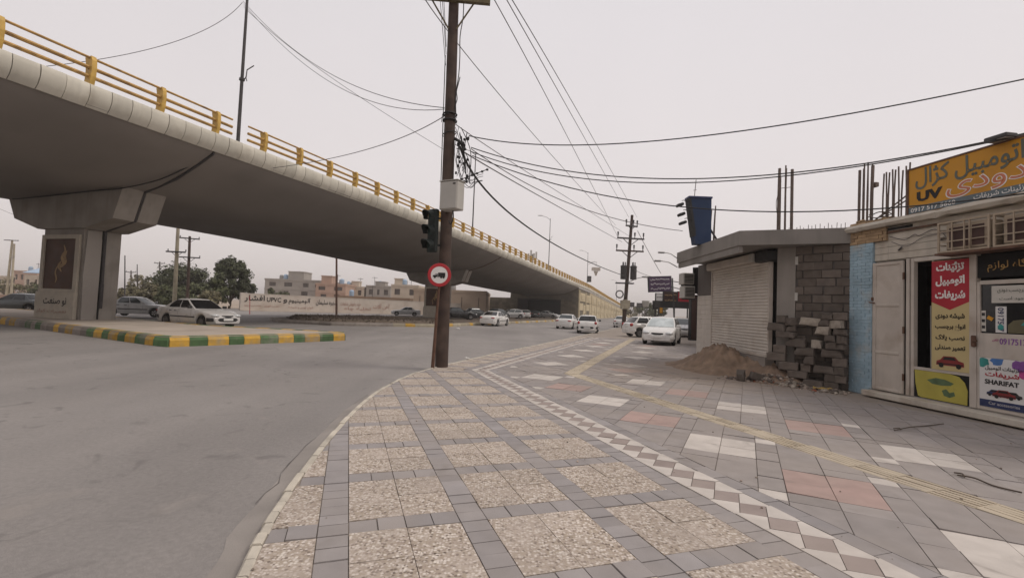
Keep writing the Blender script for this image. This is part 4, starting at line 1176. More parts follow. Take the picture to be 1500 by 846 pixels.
def car_at(px, Y, hd, kind, col, label, **kw):
    make_car(kind, col, label, at(px,468,Y).x, Y, hd, **kw)
car_at(290,24.4,R(-22.6),'sedan','grey','grey sedan with black tinted windows parked beyond the yellow and green kerb',dark_bumper=True,steel=True,z=.04)
car_at(202,34,R(10),'boxy','silver','silver saloon just right of the near overpass pier, behind the grey tinted sedan',tint=False,z=0)
car_at(26,33.6,R(186),'boxy','dark','charcoal saloon partly hidden by the left side of the near overpass pier')
car_at(594,74,R(195),'boxy','silver','silver saloon driving past the whitewashed wall left of the far overpass pier',tint=False)
car_at(725,46.5,RD,'sedan','white','white sedan seen from behind at the kerb under the overpass')
car_at(832,47,RD,'boxy','white','white saloon driving away left of the white hatchback in the road',tint=False)
car_at(862,38.5,R(78),'hatch','white','white hatchback with black bumper band driving away in the middle of the road',dark_bumper=True)
car_at(911,58.5,RD,'boxy','white','white saloon half hidden behind the foot of the far wooden pole',tint=False,dark_bumper=True)
car_at(954,33.8,R(12),'hatch','white','white hatchback parked side on behind the front facing silver white car',z=0,steel=True)
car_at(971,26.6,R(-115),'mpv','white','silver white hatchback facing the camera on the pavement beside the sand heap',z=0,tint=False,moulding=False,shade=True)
car_at(1000,37.5,R(-105),'sedan','silver','silver sedan parked behind the front facing hatchback, close to the shop fronts',z=0,tint=False)
car_at(985,45.5,R(-20),'mpv','grey','grey car farthest back among those parked along the shop fronts',z=0,tint=False)
for (px, Y, hd, col, kd, lb) in ((670,56,20,'black','boxy','black saloon in the shade right of the far overpass pier'),
     (697,62,30,'dark','boxy','charcoal saloon in the shade, just left of the white sedan at the kerb'),
     (748,74,200,'silver','mpv','silver car in the dark under the overpass, right of the white sedan at the kerb'),
     (768,82,100,'grey','hatch','small grey car deep in the shade under the overpass, between two silver cars'),
     (786,92,80,'dark','boxy','dark saloon in the deep shade under the overpass near the abutment'),
     (803,94,-30,'silver','sedan','silver sedan under the overpass at the right end of the shaded row'),
     (758,90,15,'black','sedan','black car behind the silver car in the dark under the overpass'),
     (731,68,60,'dark','hatch','dark hatchback in the shade close behind the white sedan at the kerb'),
     (776,100,150,'dark','mpv','dark car parked inside the mouth of the passage under the ramp')):
    p = at(px, 465, Y)
    make_car(kd, col, lb, p.x, Y, R(hd), z=.16, tint=False, group='cars parked in the shade under the overpass')
# ------------------------------------------------------------------ far side: wall, houses, trees, poles
def frame(loc, rz): return Matrix.Translation(Vector(loc)) @ Matrix.Rotation(rz,4,'Z')
wa = at(353,440,66); wb_ = at(590,448,86)
wa.z = wb_.z = -.1
wd = wb_-wa; wrz = math.atan2(wd.y,wd.x); wlen = wd.length+14
t = thing('painted_wall','long whitewashed roadside wall painted with black advertising words', 'wall', wa, wrz)
mb = MB(); mb.box((0,0,-.2),(wlen,.3,2.35)); mb.box((-.03,-.03,2.35),(wlen+.03,.33,2.45)); mb.box((-.08,-.08,-.2),(.42,.38,2.5))
for q in range(1,9): mb.box((q*wlen/9,-.025,-.2),(q*wlen/9+.3,0.0,2.34))
mb.build('wall', M['wall_white'], t)
mb = MB(); mb.box((-.1,-1.6,-.2),(wlen,-.03,.07)); mb.build('pavement_strip', M['island_top'], t)
def wall_e(px):
    lo, hi = 0.0, wlen
    for _ in range(40):
        mid = (lo+hi)/2; q = wa+wd.normalized()*mid
        if 750+F_PX*q.x/q.y < px: lo = mid
        else: hi = mid
    return lo
for txt, p0, p1, zz, hh, mm, bd in (('افشار',359,389,1.72,1.0,'sign_black',.02),('UPVC',392,413,1.68,.66,'sign_black',.02),('و',416,422,1.5,.6,'sign_black',.016),('آلومینیوم',424,456,1.6,1.0,'sign_black',.02),('شهره سلیمان',464,495,1.5,.95,'sign_black',.016),
     ('ساخت درب و پنجره',359,384,.75,.42,'graffiti',.006),('نصب فوری',389,410,.75,.42,'graffiti',.006),('انواع توری و شیشه',424,460,.62,.45,'graffiti',.006),('خرید و فروش ضایعات',500,530,1.45,.75,'graffiti',.012),('تخلیه چاه',506,545,.7,.7,'graffiti',.01),('آهن آلات',548,572,1.2,1.0,'graffiti',.012)):
    s = txt if txt == 'UPVC' else fa(txt)
    e0, e1 = wall_e(p0), wall_e(p1)
    lettering(s, M[mm], t, ((e0+e1)/2,-.028,zz), (1,0,0), (0,0,1), hh, bd, e1-e0, name='painted_words')

def house(px0, px1, ytop, Y, label, mtl, depth=12, nwin=(3,2), roof=None, rz=0.0, cat='house', box=None, parapet=True, seed=0, blank=False):
    r_ = random.Random(seed)
    a = at(px0,430,Y); b = at(px1,430,Y); h = at((px0+px1)/2,ytop,Y).z
    W_ = b.x-a.x
    t = thing('house', label, cat, (a.x,Y,-.1), rz, 'buildings beyond the overpass')
    cols, rows = nwin; fh = h/rows
    mb = MB()
    # front wall built round its window openings
    xs = [0]; wins = []
    cw = W_/cols
    mb.box((0,.35,-.2),(W_,depth,h-.01))
    for i in range(cols):
        for j in range(rows):
            ww = cw*(.05 if blank else r_.uniform(.3,.55)); x0 = i*cw+(cw-ww)*r_.uniform(.3,.7); z0 = j*fh+fh*.33; z1 = j*fh+fh*.8
            wins.append((x0,x0+ww,z0,z1))
            mb.box((i*cw,0,j*fh),(x0,.35,(j+1)*fh)); mb.box((x0+ww,0,j*fh),((i+1)*cw,.35,(j+1)*fh))
            mb.box((x0,.002,j*fh),(x0+ww,.35,z0)); mb.box((x0,.002,z1),(x0+ww,.35,(j+1)*fh))
    if parapet: mb.box((-.12,-.12,h),(W_+.12,depth+.1,h+.5))
    for j in range(1,rows): mb.box((-.06,-.08,j*fh-.15),(W_+.06,-.001,j*fh+.1))
    mb.build('wall', M[mtl], t)
    for (x0,x1,z0,z1) in wins:
        mb = MB(); mb.box((x0+.01,.26,z0+.01),(x1-.01,.345,z1-.01)); mb.build('window', M['far_window'], t)
    if box:
        for (f0,f1,hh) in box:
            mb = MB(); mb.box((W_*f0,1.5,h+.48),(W_*f1,1.5+W_*(f1-f0)*1.2,h+.5+hh)); mb.box((W_*f0-.15,1.35,h+.5+hh),(W_*f1+.15,1.6+W_*(f1-f0)*1.2,h+.7+hh))
            mb.build('roof_room', M[mtl], t)
    if W_ > 3 and not roof:
        for q in range(2):
            mb = MB(); tx_ = W_*r_.uniform(.1,.9); rt_ = r_.uniform(.5,.8); mb.lathe([(.001,1.5),(rt_*.6,1.45),(rt_,1.2),(rt_,.15),(rt_*.9,0),(.001,0)], 12, Matrix.Translation((tx_,2.2+q*3,h+.5)))
            mb.build('water_tank', M['steel' if q else 'roof_blue'], t)
        mb = MB(); ax_ = W_*r_.uniform(.2,.8); mb.tube([(ax_,3,h),(ax_,3,h+3.2)], .06, 5); mb.tube([(ax_-.8,3,h+2.9),(ax_+.8,3,h+2.9)], .05, 4); mb.build('aerial', M['steel_dark'], t)
        for q in range(1,cols,2):
            mb = MB(); mb.box((q*cw-.4,-.5,fh*.25),(q*cw+.4,-.01,fh*.25+.55)); mb.build('air_conditioner', M['cabinet'], t)
    if roof:
        mb = MB(); mb.add([(-.4,-.4,h+.5),(W_+.4,-.4,h+.5),(W_+.4,depth,h+.5),(-.4,depth,h+.5),(-.4,depth*.5,h+2.6),(W_+.4,depth*.5,h+2.6)], [(0,1,5,4),(2,3,4,5),(0,4,3),(1,2,5),(0,3,2,1)])
        mb.build('roof', M[roof], t)
    return t
house(387,479,411,138,'grey concrete house block with a roof room, left of the dark post under the overpass','bld_grey',16,(4,3),box=[(.33,.58,2.2)],seed=1)
house(438,500,421,150,'low grey half built house between the grey block and the pink brick house','bld_grey',12,(3,2),box=[(.3,.6,1.2)],seed=2)
house(462,506,417,132,'pink brick house with roof room just left of the dark post','bld_pink',12,(2,3),box=[(.1,.45,2.0)],seed=3)
house(498,533,421,140,'low pale pink house just right of the dark post under the overpass','bld_cream',12,(3,2),box=[(.4,.7,1.4)],seed=4)
house(536,572,420,140,'small grey house with dark roof band nearest left of the far overpass pier','bld_grey',10,(3,2),box=[(.3,.7,1.1)],seed=5)
house(573,612,419,120,'cream render house beside the far overpass pier','bld_cream',12,(2,2),box=[(.05,.35,1.4)],seed=6)
house(606,712,427,98,'tan warehouse with a brown band under its flat roof seen beneath the overpass','bld_tan',18,(5,1),seed=7,blank=True)
house(492,600,437,112,'long low store with brown roof edge behind the whitewashed wall','bld_brown',10,(7,1),seed=8,parapet=True)
house(34,66,402,118,'pale shed with blue sheet roof left of the near overpass pier','bld_cream',12,(3,1),roof='roof_blue',seed=9,parapet=False)
house(18,52,398,150,'flat roofed pinkish building on the far left behind the blue roofed shed','bld_pink',12,(4,2),seed=10)
house(-40,20,405,150,'cream building at the far left edge','bld_cream',12,(4,2),seed=11)

def tree(name, label, px, Y, ytop, wpx, trunk_h, mtl, seed, cat='tree', clusters=38, leaves=70, leaf=.26, flat=.8, group='trees and bushes beyond the overpass', zb=-.1, lobes=None):
    r_ = random.Random(seed)
    c = at(px,440,Y); H = at(px,ytop,Y).z-zb; rad = wpx/2*Y/F_PX
    t = thing(name, label, cat, (c.x,Y,zb), 0, group)
    mb = MB(); th = max(trunk_h,.2)
    mb.tube(spline([(0,0,-.2),(r_.uniform(-.08,.08),0,th*.5),(r_.uniform(-.15,.15),r_.uniform(-.1,.1),th),(r_.uniform(-.3,.3),r_.uniform(-.3,.3),H*.75)],4), [lerp(.05+H*.022,.03,i/12) for i in range(13)], 8)
    cz = th+(H-th)*.5; hz = (H-th)*.5
    cl = []
    for k in range(clusters):
        for _ in range(40):
            x,y,z = r_.uniform(-1,1), r_.uniform(-1,1), r_.uniform(-1,1)
            d = math.sqrt(x*x+y*y+z*z)
            if .45 < d < .93 and not (z < -.45 and x*x+y*y < .12): break
        jag = 1+.24*mnoise.noise(Vector((x*2.1+seed,y*2.1,z*2.1)))
        cl.append(Vector((x*rad*jag, y*rad*jag, cz+z*hz*jag)))
    for q in cl[:10]:
        s0 = Vector((0,0,th*.85)); mid = s0.lerp(q,.5)+Vector((0,0,.15))
        mb.tube([s0,mid,q], [.05+H*.006,.04,.015], 5)
    mb.build('trunk', M['bark'], t)
    mb = MB(); cr = rad*.29
    for q in cl:
        sh = r_.random(); rr_ = cr*r_.uniform(.6,1.2)
        for k in range(leaves):
            d = Vector((r_.gauss(0,1),r_.gauss(0,1),r_.gauss(0,1)*flat)).normalized()*rr_*(r_.random()**.45)
            p = q+d
            n = (d.normalized()+Vector((r_.uniform(-.8,.8),r_.uniform(-.8,.8),r_.uniform(-.2,1)))).normalized()
            a = n.orthogonal().normalized(); a.rotate(Matrix.Rotation(r_.uniform(0,6.28),3,n)); b = n.cross(a)
            s1 = leaf*r_.uniform(.55,1.25); s2 = s1*r_.uniform(.35,.7)
            mb.add([p-a*s1,p-b*s2,p+a*s1,p+b*s2], [(0,1,2,3)], 0, False, min(1,max(0,sh*.7+r_.uniform(0,.4))))
    mb.build('crown', M[mtl], t, fixn=False)
    return t
tree('tall_tree','tall dark green tree left of the whitewashed wall',337,74,375,48,.9,'leaf_dark',1,clusters=80,leaves=110,leaf=.23)
tree('tree','smaller dark tree just right of the tall one, at the end of the wall',359,78,406,30,.7,'leaf_dark',2,clusters=34,leaves=90,leaf=.23)
tree('acacia_tree','broad dark green acacia behind the pale concrete pole',262,80,390,78,1.2,'leaf_dark',3,clusters=85,leaves=110,leaf=.24)
tree('tree','sparse dusty tree between the near overpass pier and the pale concrete pole',203,88,402,36,1.8,'leaf_dry',4,clusters=20,leaves=32,leaf=.25)
for i,(px,Y,yt,wp,mm,lb) in enumerate(((222,70,416,44,'leaf_dry','olive bush right of the near overpass pier, leftmost of the bushes'),(252,66,419,40,'leaf','green bush at the foot of the pale concrete pole'),(290,68,416,50,'leaf','green bush in the middle of the row, under the acacia'),(316,72,410,40,'leaf','tall green bush at the left foot of the tall tree'),(188,74,420,30,'leaf_dry','low olive bush beside the near overpass pier'),(306,63,425,30,'leaf_dry','low dusty bush in front of the row'))):
    tree('bush', lb, px, Y, yt, wp, .1, mm, 20+i, 'bush', 44, 90, .21)
for i,(px,Y,yt,wp,mm,lb) in enumerate(((6,96,406,30,'leaf_dry','dusty tree at the far left edge behind the double pole'),(36,92,413,34,'leaf_dry','low dusty tree in front of the blue roofed shed'),(54,86,418,24,'leaf','small bush left of the near overpass pier'),(394,96,421,14,'leaf','small tree behind the left end of the whitewashed wall'),(414,108,422,22,'leaf','tree in front of the grey concrete house block'))):
    tree('tree', lb, px, Y, yt, wp, .5, mm, 40+i, 'tree', 18, 50, .24)
for i,(px,Y,yt,wp,mm,lb) in enumerate(((945,150,443,36,'leaf','green tree down the road left of the shop signs'),(968,135,441,30,'leaf','green tree down the road behind the yellow sign post'),(925,190,446,26,'leaf_dry','dusty tree at the far end of the street'))):
    tree('tree', lb, px, Y, yt, wp, .8, mm, 60+i, 'tree', 20, 50, .4, group='trees down the street')

def simple_pole(px, ybot, ytop, Y, label, mtl, r0, r1, name='pole', cat='pole', arms=(), lean=0.0, insul=True, group=None, zb=-.1, pxt=None):
    b = at(px,ybot,Y); tp = at(px if pxt is None else pxt, ytop, Y); b.z = zb
    t = thing(name, label, cat, b, 0, group)
    d = tp-b
    mb = MB(); mb.tube([Vector((0,0,-.15)),d*.5,d], [r0,(r0+r1)/2,r1], 10); mb.build('shaft', M[mtl], t)
    for (f, w_, ang) in arms:
        c = d*f; ax = Vector((math.cos(ang),math.sin(ang),0))
        mb = MB()
        Mx = Matrix.Translation(c+Vector((-math.sin(ang),math.cos(ang),0))*-r0*.9) @ Matrix.Rotation(ang,4,'Z')
        mb.box((-w_,-.05,-.06),(w_,.05,.06),0,Mx)
        mb.tube([c+ax*w_*.55, c-Vector((0,0,w_*.5))], .025, 5); mb.tube([c-ax*w_*.55, c-Vector((0,0,w_*.5))], .025, 5)
        mb.build('crossarm', M['steel_dark'], t)
        for sg in ((-.92,.0,.92) if insul else ()):
            mb = MB(); mb.lathe([(.03,0),(.05,.05),(.03,.1),(.055,.14),(.03,.2),(.001,.22)], 8, Matrix.Translation(c+ax*w_*sg+Vector((0,0,.05))))
            mb.build('insulator', M['trim'], t)
    return t
simple_pole(256,441,330,42,'pale concrete pole right of the near overpass pier','kerb_pale',.19,.13,'concrete_pole',arms=[(.70,.8,.1)],pxt=261)
simple_pole(275,441,346,50,'dark wooden power pole with two crossarms beside the pale concrete pole','wood',.17,.12,'power_pole','power pole',arms=[(.97,.9,.5),(.72,1.1,.2)],pxt=278)
simple_pole(183,445,374,62,'thin dark post close to the right side of the near overpass pier','steel_dark',.09,.06)
simple_pole(201,445,387,75,'thin post behind the silver saloon','steel_dark',.08,.06)
simple_pole(192,440,396,95,'thin far power pole with small crossarm between two posts','wood',.14,.1,'power_pole','power pole',arms=[(.95,.9,.2)])
simple_pole(234,440,383,92,'far power pole behind the broad acacia','wood',.14,.1,'power_pole','power pole',arms=[(.96,.9,.2)])
simple_pole(493,459,340,63,'dark rusty steel post standing on the median under the overpass','rust',.14,.11,'steel_post','post',zb=.0)
simple_pole(366,459,433,52,'thin red marker post by the road in front of the whitewashed wall','sign_red',.035,.03,'marker_post','post')
t = thing('double_power_pole','leaning double legged power pole at the far left','power pole',(*at(14,425,82).xy,-.1))
b0 = at(10,425,82); k0 = at(18,352,82); b1 = at(17,425,82); k1 = at(21,357,82); o_ = Vector(t.location)
mb = MB(); mb.tube([Vector((b0.x,82,-.2))-o_, k0-o_], [.22,.14], 8); mb.build('shaft', M['kerb_pale'], t)
mb = MB(); mb.tube([Vector((b1.x,82,-.2))-o_, k1-o_], [.2,.13], 8); mb.build('shaft', M['kerb_pale'], t)
mb = MB(); mb.box((-1.25,-.06,-.06),(1.25,.06,.06),0,Matrix.Translation(k0-o_-Vector((0,.15,0)))); mb.build('crossarm', M['steel_dark'], t)
# low pale roadside barrier on the far left
p = at(-30,432,60)
t = thing('barrier_wall','low pinkish roadside wall behind the charcoal saloon','wall',(p.x-20,60,-.1))
mb = MB(); mb.box((0,0,-.1),(32,.25,.85)); mb.box((-.05,-.05,.85),(32.05,.3,.95)); mb.build('wall', M['bld_pink'], t)
# cell antennas beyond the railing
p = at(780,372,190)
t = thing('antenna_mast','antenna mast with panel aerials rising behind the guard rail','antenna mast',(p.x,190,-.1))
mb = MB(); mb.tube([(0,0,0),(0,0,p.z+.1)], .35, 8)
for a in range(3): mb.tube([(0,0,p.z-3.0+a*1.3),(1.2*math.cos(a*2.1),1.2*math.sin(a*2.1),p.z-3.0+a*1.3)], .1, 5)
mb.build('mast', M['steel'], t)
for a,(dx,zz) in enumerate(((-1.6,1.2),(-.6,2.6),(.6,1.4),(1.5,2.0))):
    mb = MB(); mb.bbox((dx-.35,-.9,p.z-3.2+zz-.6),(dx+.35,-.5,p.z-.4+zz-.6), .05); mb.build('aerial_panel', M['cabinet'], t)
# ------------------------------------------------------------------ right side: half built corner building
ub = thing('unfinished_building','half built corner shop of grey blocks with concrete roof slab and white roller shutter','building',(6.7,12.2,0))
UI = Matrix.Translation((-6.7,-12.2,0))
def U(o): o.parent = ub; o.matrix_parent_inverse = UI; return o
mb = MB()
outl = [(5.69,12.0),(7.95,10.97),(11.5,11.2),(12.5,17.4),(5.74,16.7)]
mb.prism(outl, 3.40, 3.765)
mb.prism([(5.72,12.06),(5.80,12.04),(5.84,16.62),(5.77,16.62)], 3.22, 3.399)
U(mb.build('roof_slab', mat('slab_concrete',(.235,.215,.195),.92,.14,1.4,.3,40,stain=(.15,.135,.12),stain_scale=.9,streak=.3)))
mb = MB(); mb.prism([(6.76,12.18),(7.07,11.91),(7.3,12.2),(7.0,12.5)], -.1, 3.397)
U(mb.build('column', mat('column_concrete',(.25,.225,.20),.92,.12,1.5,.3,40,streak=.35)))
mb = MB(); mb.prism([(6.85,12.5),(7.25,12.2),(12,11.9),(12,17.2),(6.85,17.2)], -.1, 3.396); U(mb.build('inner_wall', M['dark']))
mb = MB(); mb.box((6.60,12.4,-.1),(6.84,16.02,.56)); U(mb.build('threshold', M['kerb_grey']))
# roller shutter: corrugated slats between two guides
mb = MB(); pr = []
z = .565
while z < 3.14:
    for k,(o,dz) in enumerate(((0,0),(.022,.012),(.026,.036),(.020,.062),(0,.076))): pr.append((6.72-o, z+dz))
    z += .085
Rg = [[Vector((x,y,zz)) for x,zz in pr] for y in (12.47,15.94)]
n = len(pr); mb.add(Rg[0]+Rg[1], [(i,i+1,n+i+1,n+i) for i in range(n-1)])
sh = U(mb.build('roller_shutter', M['shutter']))
mb = MB(); mb.box((6.68,12.40,.56),(6.78,12.465,3.2)); mb.box((6.68,15.945,.56),(6.78,16.02,3.2)); mb.bbox((6.655,12.47,.566),(6.70,15.94,.66),.012)
c = mb.build('guide_rail', M['white_metal']); c.parent = sh
mb = MB(); mb.bbox((6.50,13.1,3.10),(6.83,16.03,3.34),.03); c = mb.build('shutter_housing', M['white_metal']); c.parent = sh
mb = MB(); mb.bbox((6.46,12.86,3.10),(6.80,13.09,3.33),.02); c = mb.build('motor_box', M['cabinet']); c.parent = sh
mb = MB(); mb.bbox((6.50,12.22,3.06),(6.83,12.85,3.34),.03); c = mb.build('shutter_drum', M['trim']); c.parent = sh
mb = MB()
mb.box((6.70,16.03,-.1),(6.85,17.2,2.3))
for r_ in range(14):
    for k in range(3):
        o = (r_%2)*.2; y0 = 16.04+k*.42-o*.5
        mb.bbox((6.685,max(16.035,y0+.006),r_*.164+.006),(6.72,min(17.19,y0+.414),r_*.164+.158),.006)
U(mb.build('white_brick_wall', M['shutter']))
mb = MB(); mb.box((6.69,16.03,2.31),(6.85,17.2,3.396)); U(mb.build('grey_panel', M['steel_dark'] if False else mat('brown_grey_panel',(.12,.105,.095),.8,.12,2,.1,30)))
# grey block infill, one block beside the other
BE = Vector((7.88-7.07,11.02-11.91,0)); BL = BE.length; brz = math.atan2(BE.y,BE.x)
BF = frame((7.07,11.91,0), brz)
mb = MB(); rb_ = random.Random(2)
mb.box((0,.03,-.1),(BL,.22,3.396),1,BF)
for r_ in range(17):
    x = -.2 if r_%2 else 0.0
    x += rb_.uniform(-.05,.05)
    while x < BL:
        a = max(.012,x+.008); b = min(BL-.005,x+.40)
        if b-a > .05:
            y0 = rb_.gauss(0,.006)
            mb.bbox((a,y0,r_*.2+.007),(b,y0+.15,r_*.2+.193),.008,0,BF @ Matrix.Rotation(rb_.gauss(0,.004),4,'Y'),rb_.random())
        x += .41
U(mb.build('block_wall', [M['block'],M['mortar']]))
mb = MB()
for zz in (2.05,2.95): mb.box((-.01,-.012,zz),(.055,.04,zz+.2),0,BF)
U(mb.build('tie_plate', M['cabinet']))
rb_ = random.Random(6)
for (x,y,h,r_,tl) in ((6.80,12.25,1.72,.034,.01),(6.88,12.3,1.5,.014,.0),(6.93,12.18,1.78,.018,.005),(6.99,12.25,1.7,.016,-.004),(7.06,12.1,1.66,.036,0),(7.02,12.32,1.75,.014,.01),
        (6.15,15.0,1.25,.018,.02),(6.22,15.1,1.2,.018,.02),(6.27,14.9,1.3,.018,.015),(6.33,15.1,1.2,.018,.02)):
    mb = MB(); mb.tube([(x,y,3.7),(x+tl*.5,y,3.76+h*.5),(x+tl*2,y,3.76+h)], r_, 6); U(mb.build('rebar', M['rebar']))
for k in range(15):
    x = 7.08+k*.062; y = 12.0-k*.06
    mb = MB(); mb.tube([(x,y+.25,3.7),(x+rb_.gauss(0,.01),y+.25,3.76+rb_.uniform(.12,.24))], .007, 5); U(mb.build('rebar', M['rebar']))
mb = MB(); mb.tube(spline([(6.80,12.2,4.9),(6.72,12.2,4.6),(6.74,12.2,4.3),(6.80,12.2,4.05),(6.76,12.2,3.8)],5), .008, 5); U(mb.build('tie_wire', M['rebar']))
mb = MB(); mb.tube([(6.8,12.24,4.95),(7.07,12.14,4.97)], .008, 5); U(mb.build('tie_wire', M['rebar']))
mb = MB(); mb.tube([(5.72,15.2,5.15),(5.78,15.2,5.95)], .012, 5); mb.tube([(5.70,15.2,5.6),(5.80,15.2,5.62)], .008, 4); U(mb.build('aerial', M['rebar']))

# blue roof sign with three floodlights
t = thing('roof_sign','blue box sign narrowing downwards on the roof slab of the half built shop','sign',(5.6,14.5,3.765))
mb = MB(); P_ = [(-.28,1.40),(.40,1.44),(.42,.003),(-.06,.003),(-.10,.25)]
n = len(P_); mb.add([(x,0,z) for x,z in P_]+[(x,.32,z) for x,z in P_], [tuple(range(n)),tuple(n+i for i in range(n))]+[(i,(i+1)%n,n+(i+1)%n,n+i) for i in range(n)])
mb.build('sign_box', M['blue_sign'], t)
mb = MB(); P2 = [(-.295,1.41),(-.235,1.41),(-.07,.42),(-.06,.25),(-.115,.24)]; n = 5
mb.add([(x,-.02,z) for x,z in P2]+[(x,.33,z) for x,z in P2], [tuple(range(n)),tuple(n+i for i in range(n))]+[(i,(i+1)%n,n+(i+1)%n,n+i) for i in range(n)])
mb.build('side_trim', M['trim'], t)
mb = MB(); mb.box((-.30,-.03,1.415),(.42,.35,1.47)); mb.build('top_trim', M['navy'], t)
mb = MB(); mb.tube([(.38,.15,.6),(.85,.3,.0)], .03, 6); mb.build('strut', M['steel_dark'], t)
for k,(dx,zz) in enumerate(((-.30,1.29),(-.25,1.0),(-.20,.74))):
    f = thing('floodlight', ('topmost','middle','lowest')[k]+' of the three floodlights on arms beside the blue roof sign','floodlight',(5.6+dx,14.55,3.765+zz),0,'floodlights of the blue roof sign')
    mb = MB(); mb.tube([(.02,0,0),(-.14,-.02,.05),(-.2,-.03,.03)], .012, 6); mb.build('arm', M['steel_dark'], f)
    mb = MB(); mb.bbox((-.37,-.12,-.05),(-.17,.10,.035), .02, 0, Matrix.Rotation(-.35,4,'Y')); mb.build('lamp_head', M['trim'], f)
for k,(z0,dx) in enumerate(((3.55,-.5),(3.25,-.62))):
    f = thing('bracket_lamp', ('upper','lower')[k]+' bracket lamp reaching out from the far corner of the roof slab','lamp',(5.74,16.62,z0),0,'bracket lamps at the roof slab corner')
    mb = MB(); mb.tube([(0,0,0),(dx*.5,-.02,.16),(dx,-.04,.2)], .016, 6); mb.build('arm', M['steel'], f)
    mb = MB(); mb.bbox((dx-.2,-.08,.16),(dx+.03,.02,.22),.02); mb.build('lamp_head', M['steel'], f)
for k,(x0,z0,w_,h_) in enumerate(((6.22,2.72,.40,.42),(6.26,2.22,.40,.44))):
    f = thing('ac_unit', ('upper','lower')[k]+' grey air conditioner box hung at the far end of the shutter building','air conditioner',(x0,17.5,z0),0,'air conditioner boxes at the far end of the shutter building')
    mb = MB(); mb.bbox((0,-.15,0),(w_,.35,h_),.02); mb.build('casing', M['cabinet'], f)
    mb = MB()
    for q in range(7): mb.box((.04,-.165,.05+q*.05),(w_-.04,-.151,.075+q*.05))
    mb.build('louvre', M['trim'], f)
    mb = MB(); mb.box((.05,-.1,-.05),(w_+.1,-.05,-.003)); mb.box((.05,.2,-.05),(w_+.1,.25,-.003)); mb.build('bracket', M['steel_dark'], f)
f = thing('fabric_screen','black fabric screen hanging under the roof slab beside the air conditioner boxes','fabric screen',(6.62,17.35,2.3))
mb = MB(); rg = []
for k in range(9):
    x = k/8*.55-.05
    rg.append([Vector((x,.06*math.sin(k*1.7),.0+.1*math.sin(k)) ),Vector((x,.06*math.sin(k*1.7+.5),1.05)),Vector((x,.06*math.sin(k*1.7+.5)+.02,1.05)),Vector((x,.06*math.sin(k*1.7)+.02,.1*math.sin(k)))])
mb.loft(rg); tag(mb.build('cloth', M['dark'], f))

# sand heap and rubble
def heap(x,y):
    h = .60*math.exp(-((x-6.2)**2/.42+(y-13.9)**2/.75)) + .36*math.exp(-((x-6.75)**2/.18+(y-12.75)**2/.5)) + .46*math.exp(-((x-6.3)**2/.8+(y-15.0)**2/1.3)) + .26*math.exp(-((x-6.9)**2/.35+(y-12.0)**2/.35))
    nn = mnoise.noise(Vector((x*1.7,y*1.7,0)))*.16+mnoise.noise(Vector((x*4,y*4,3)))*.10+mnoise.noise(Vector((x*9,y*9,3)))*.09+mnoise.noise(Vector((x*21,y*21,7)))*.06
    return h*(1+nn*1.6)+nn*.10*min(1,h*6)-.05
mb = MB(); nx, ny = 74, 110; pts = []
for j in range(ny+1):
    for i in range(nx+1):
        x = 4.2+3.0*i/nx; y = 11.3+6.0*j/ny
        pts.append((x,y,max(heap(x,y),-.03)))
fs = [(j*(nx+1)+i,j*(nx+1)+i+1,(j+1)*(nx+1)+i+1,(j+1)*(nx+1)+i) for j in range(ny) for i in range(nx)]
fs = [f_ for f_ in fs if max(pts[q][2] for q in f_) > -.028]
mb.add(pts, fs, 0, True)
tag(mb.build('sand_heap', M['sand'], sharp=180), 'heap of brown building sand in front of the white roller shutter', 'sand heap')
def rock(mb, c, s, r_, mi=0):
    P = []; n = 6
    for (rad,h) in ((.75,-.5),(1.0,0.0),(.6,.5)):
        for k in range(n):
            a = 2*PI*k/n+r_.uniform(-.3,.3); q = rad*r_.uniform(.7,1.15)
            P.append(Vector((math.cos(a)*q*s,math.sin(a)*q*s*.8,h*s*.8+r_.uniform(-.1,.1)*s)))
    Rm = Matrix.Rotation(r_.uniform(0,6),3,'Z') @ Matrix.Rotation(r_.uniform(-.4,.4),3,'X')
    P = [Rm @ p + Vector(c) for p in P]
    fs = [tuple(range(n))[::-1], tuple(range(2*n,3*n))]
    for L_ in (0,n): fs += [(L_+k,L_+(k+1)%n,L_+n+(k+1)%n,L_+n+k) for k in range(n)]
    mb.add(P, fs, mi, False, r_.random())
mb = MB(); rc = random.Random(12)
for k in range(520):
    u = rc.random()
    e = rc.uniform(-1.5,1.25); o = abs(rc.gauss(0,.26))+.02
    p = BF @ Vector((e, -.35-o, 0)); s = .012+.05*rc.random()**3
    z = max(0, heap(p.x,p.y)) if p.x < 7.2 and p.y > 11.3 else 0
    rock(mb, (p.x,p.y,z+s*.2), s, rc, 0 if rc.random() < .7 else (1 if rc.random() < .6 else 2))
for k in range(90):
    e = rc.uniform(-1.3,1.1); p = BF @ Vector((e, -.45-abs(rc.gauss(0,.16)), 0)); s = .03+.055*rc.random()
    z = max(0, heap(p.x,p.y)) if p.x < 7.2 and p.y > 11.3 else 0
    rock(mb, (p.x,p.y,z+s*.3), s, rc, rc.choice((0,1,3,3)))
tag(mb.build('rubble', [M['rubble'],M['block_pale'],M['red_brick'],M['block']]), kind='stuff')

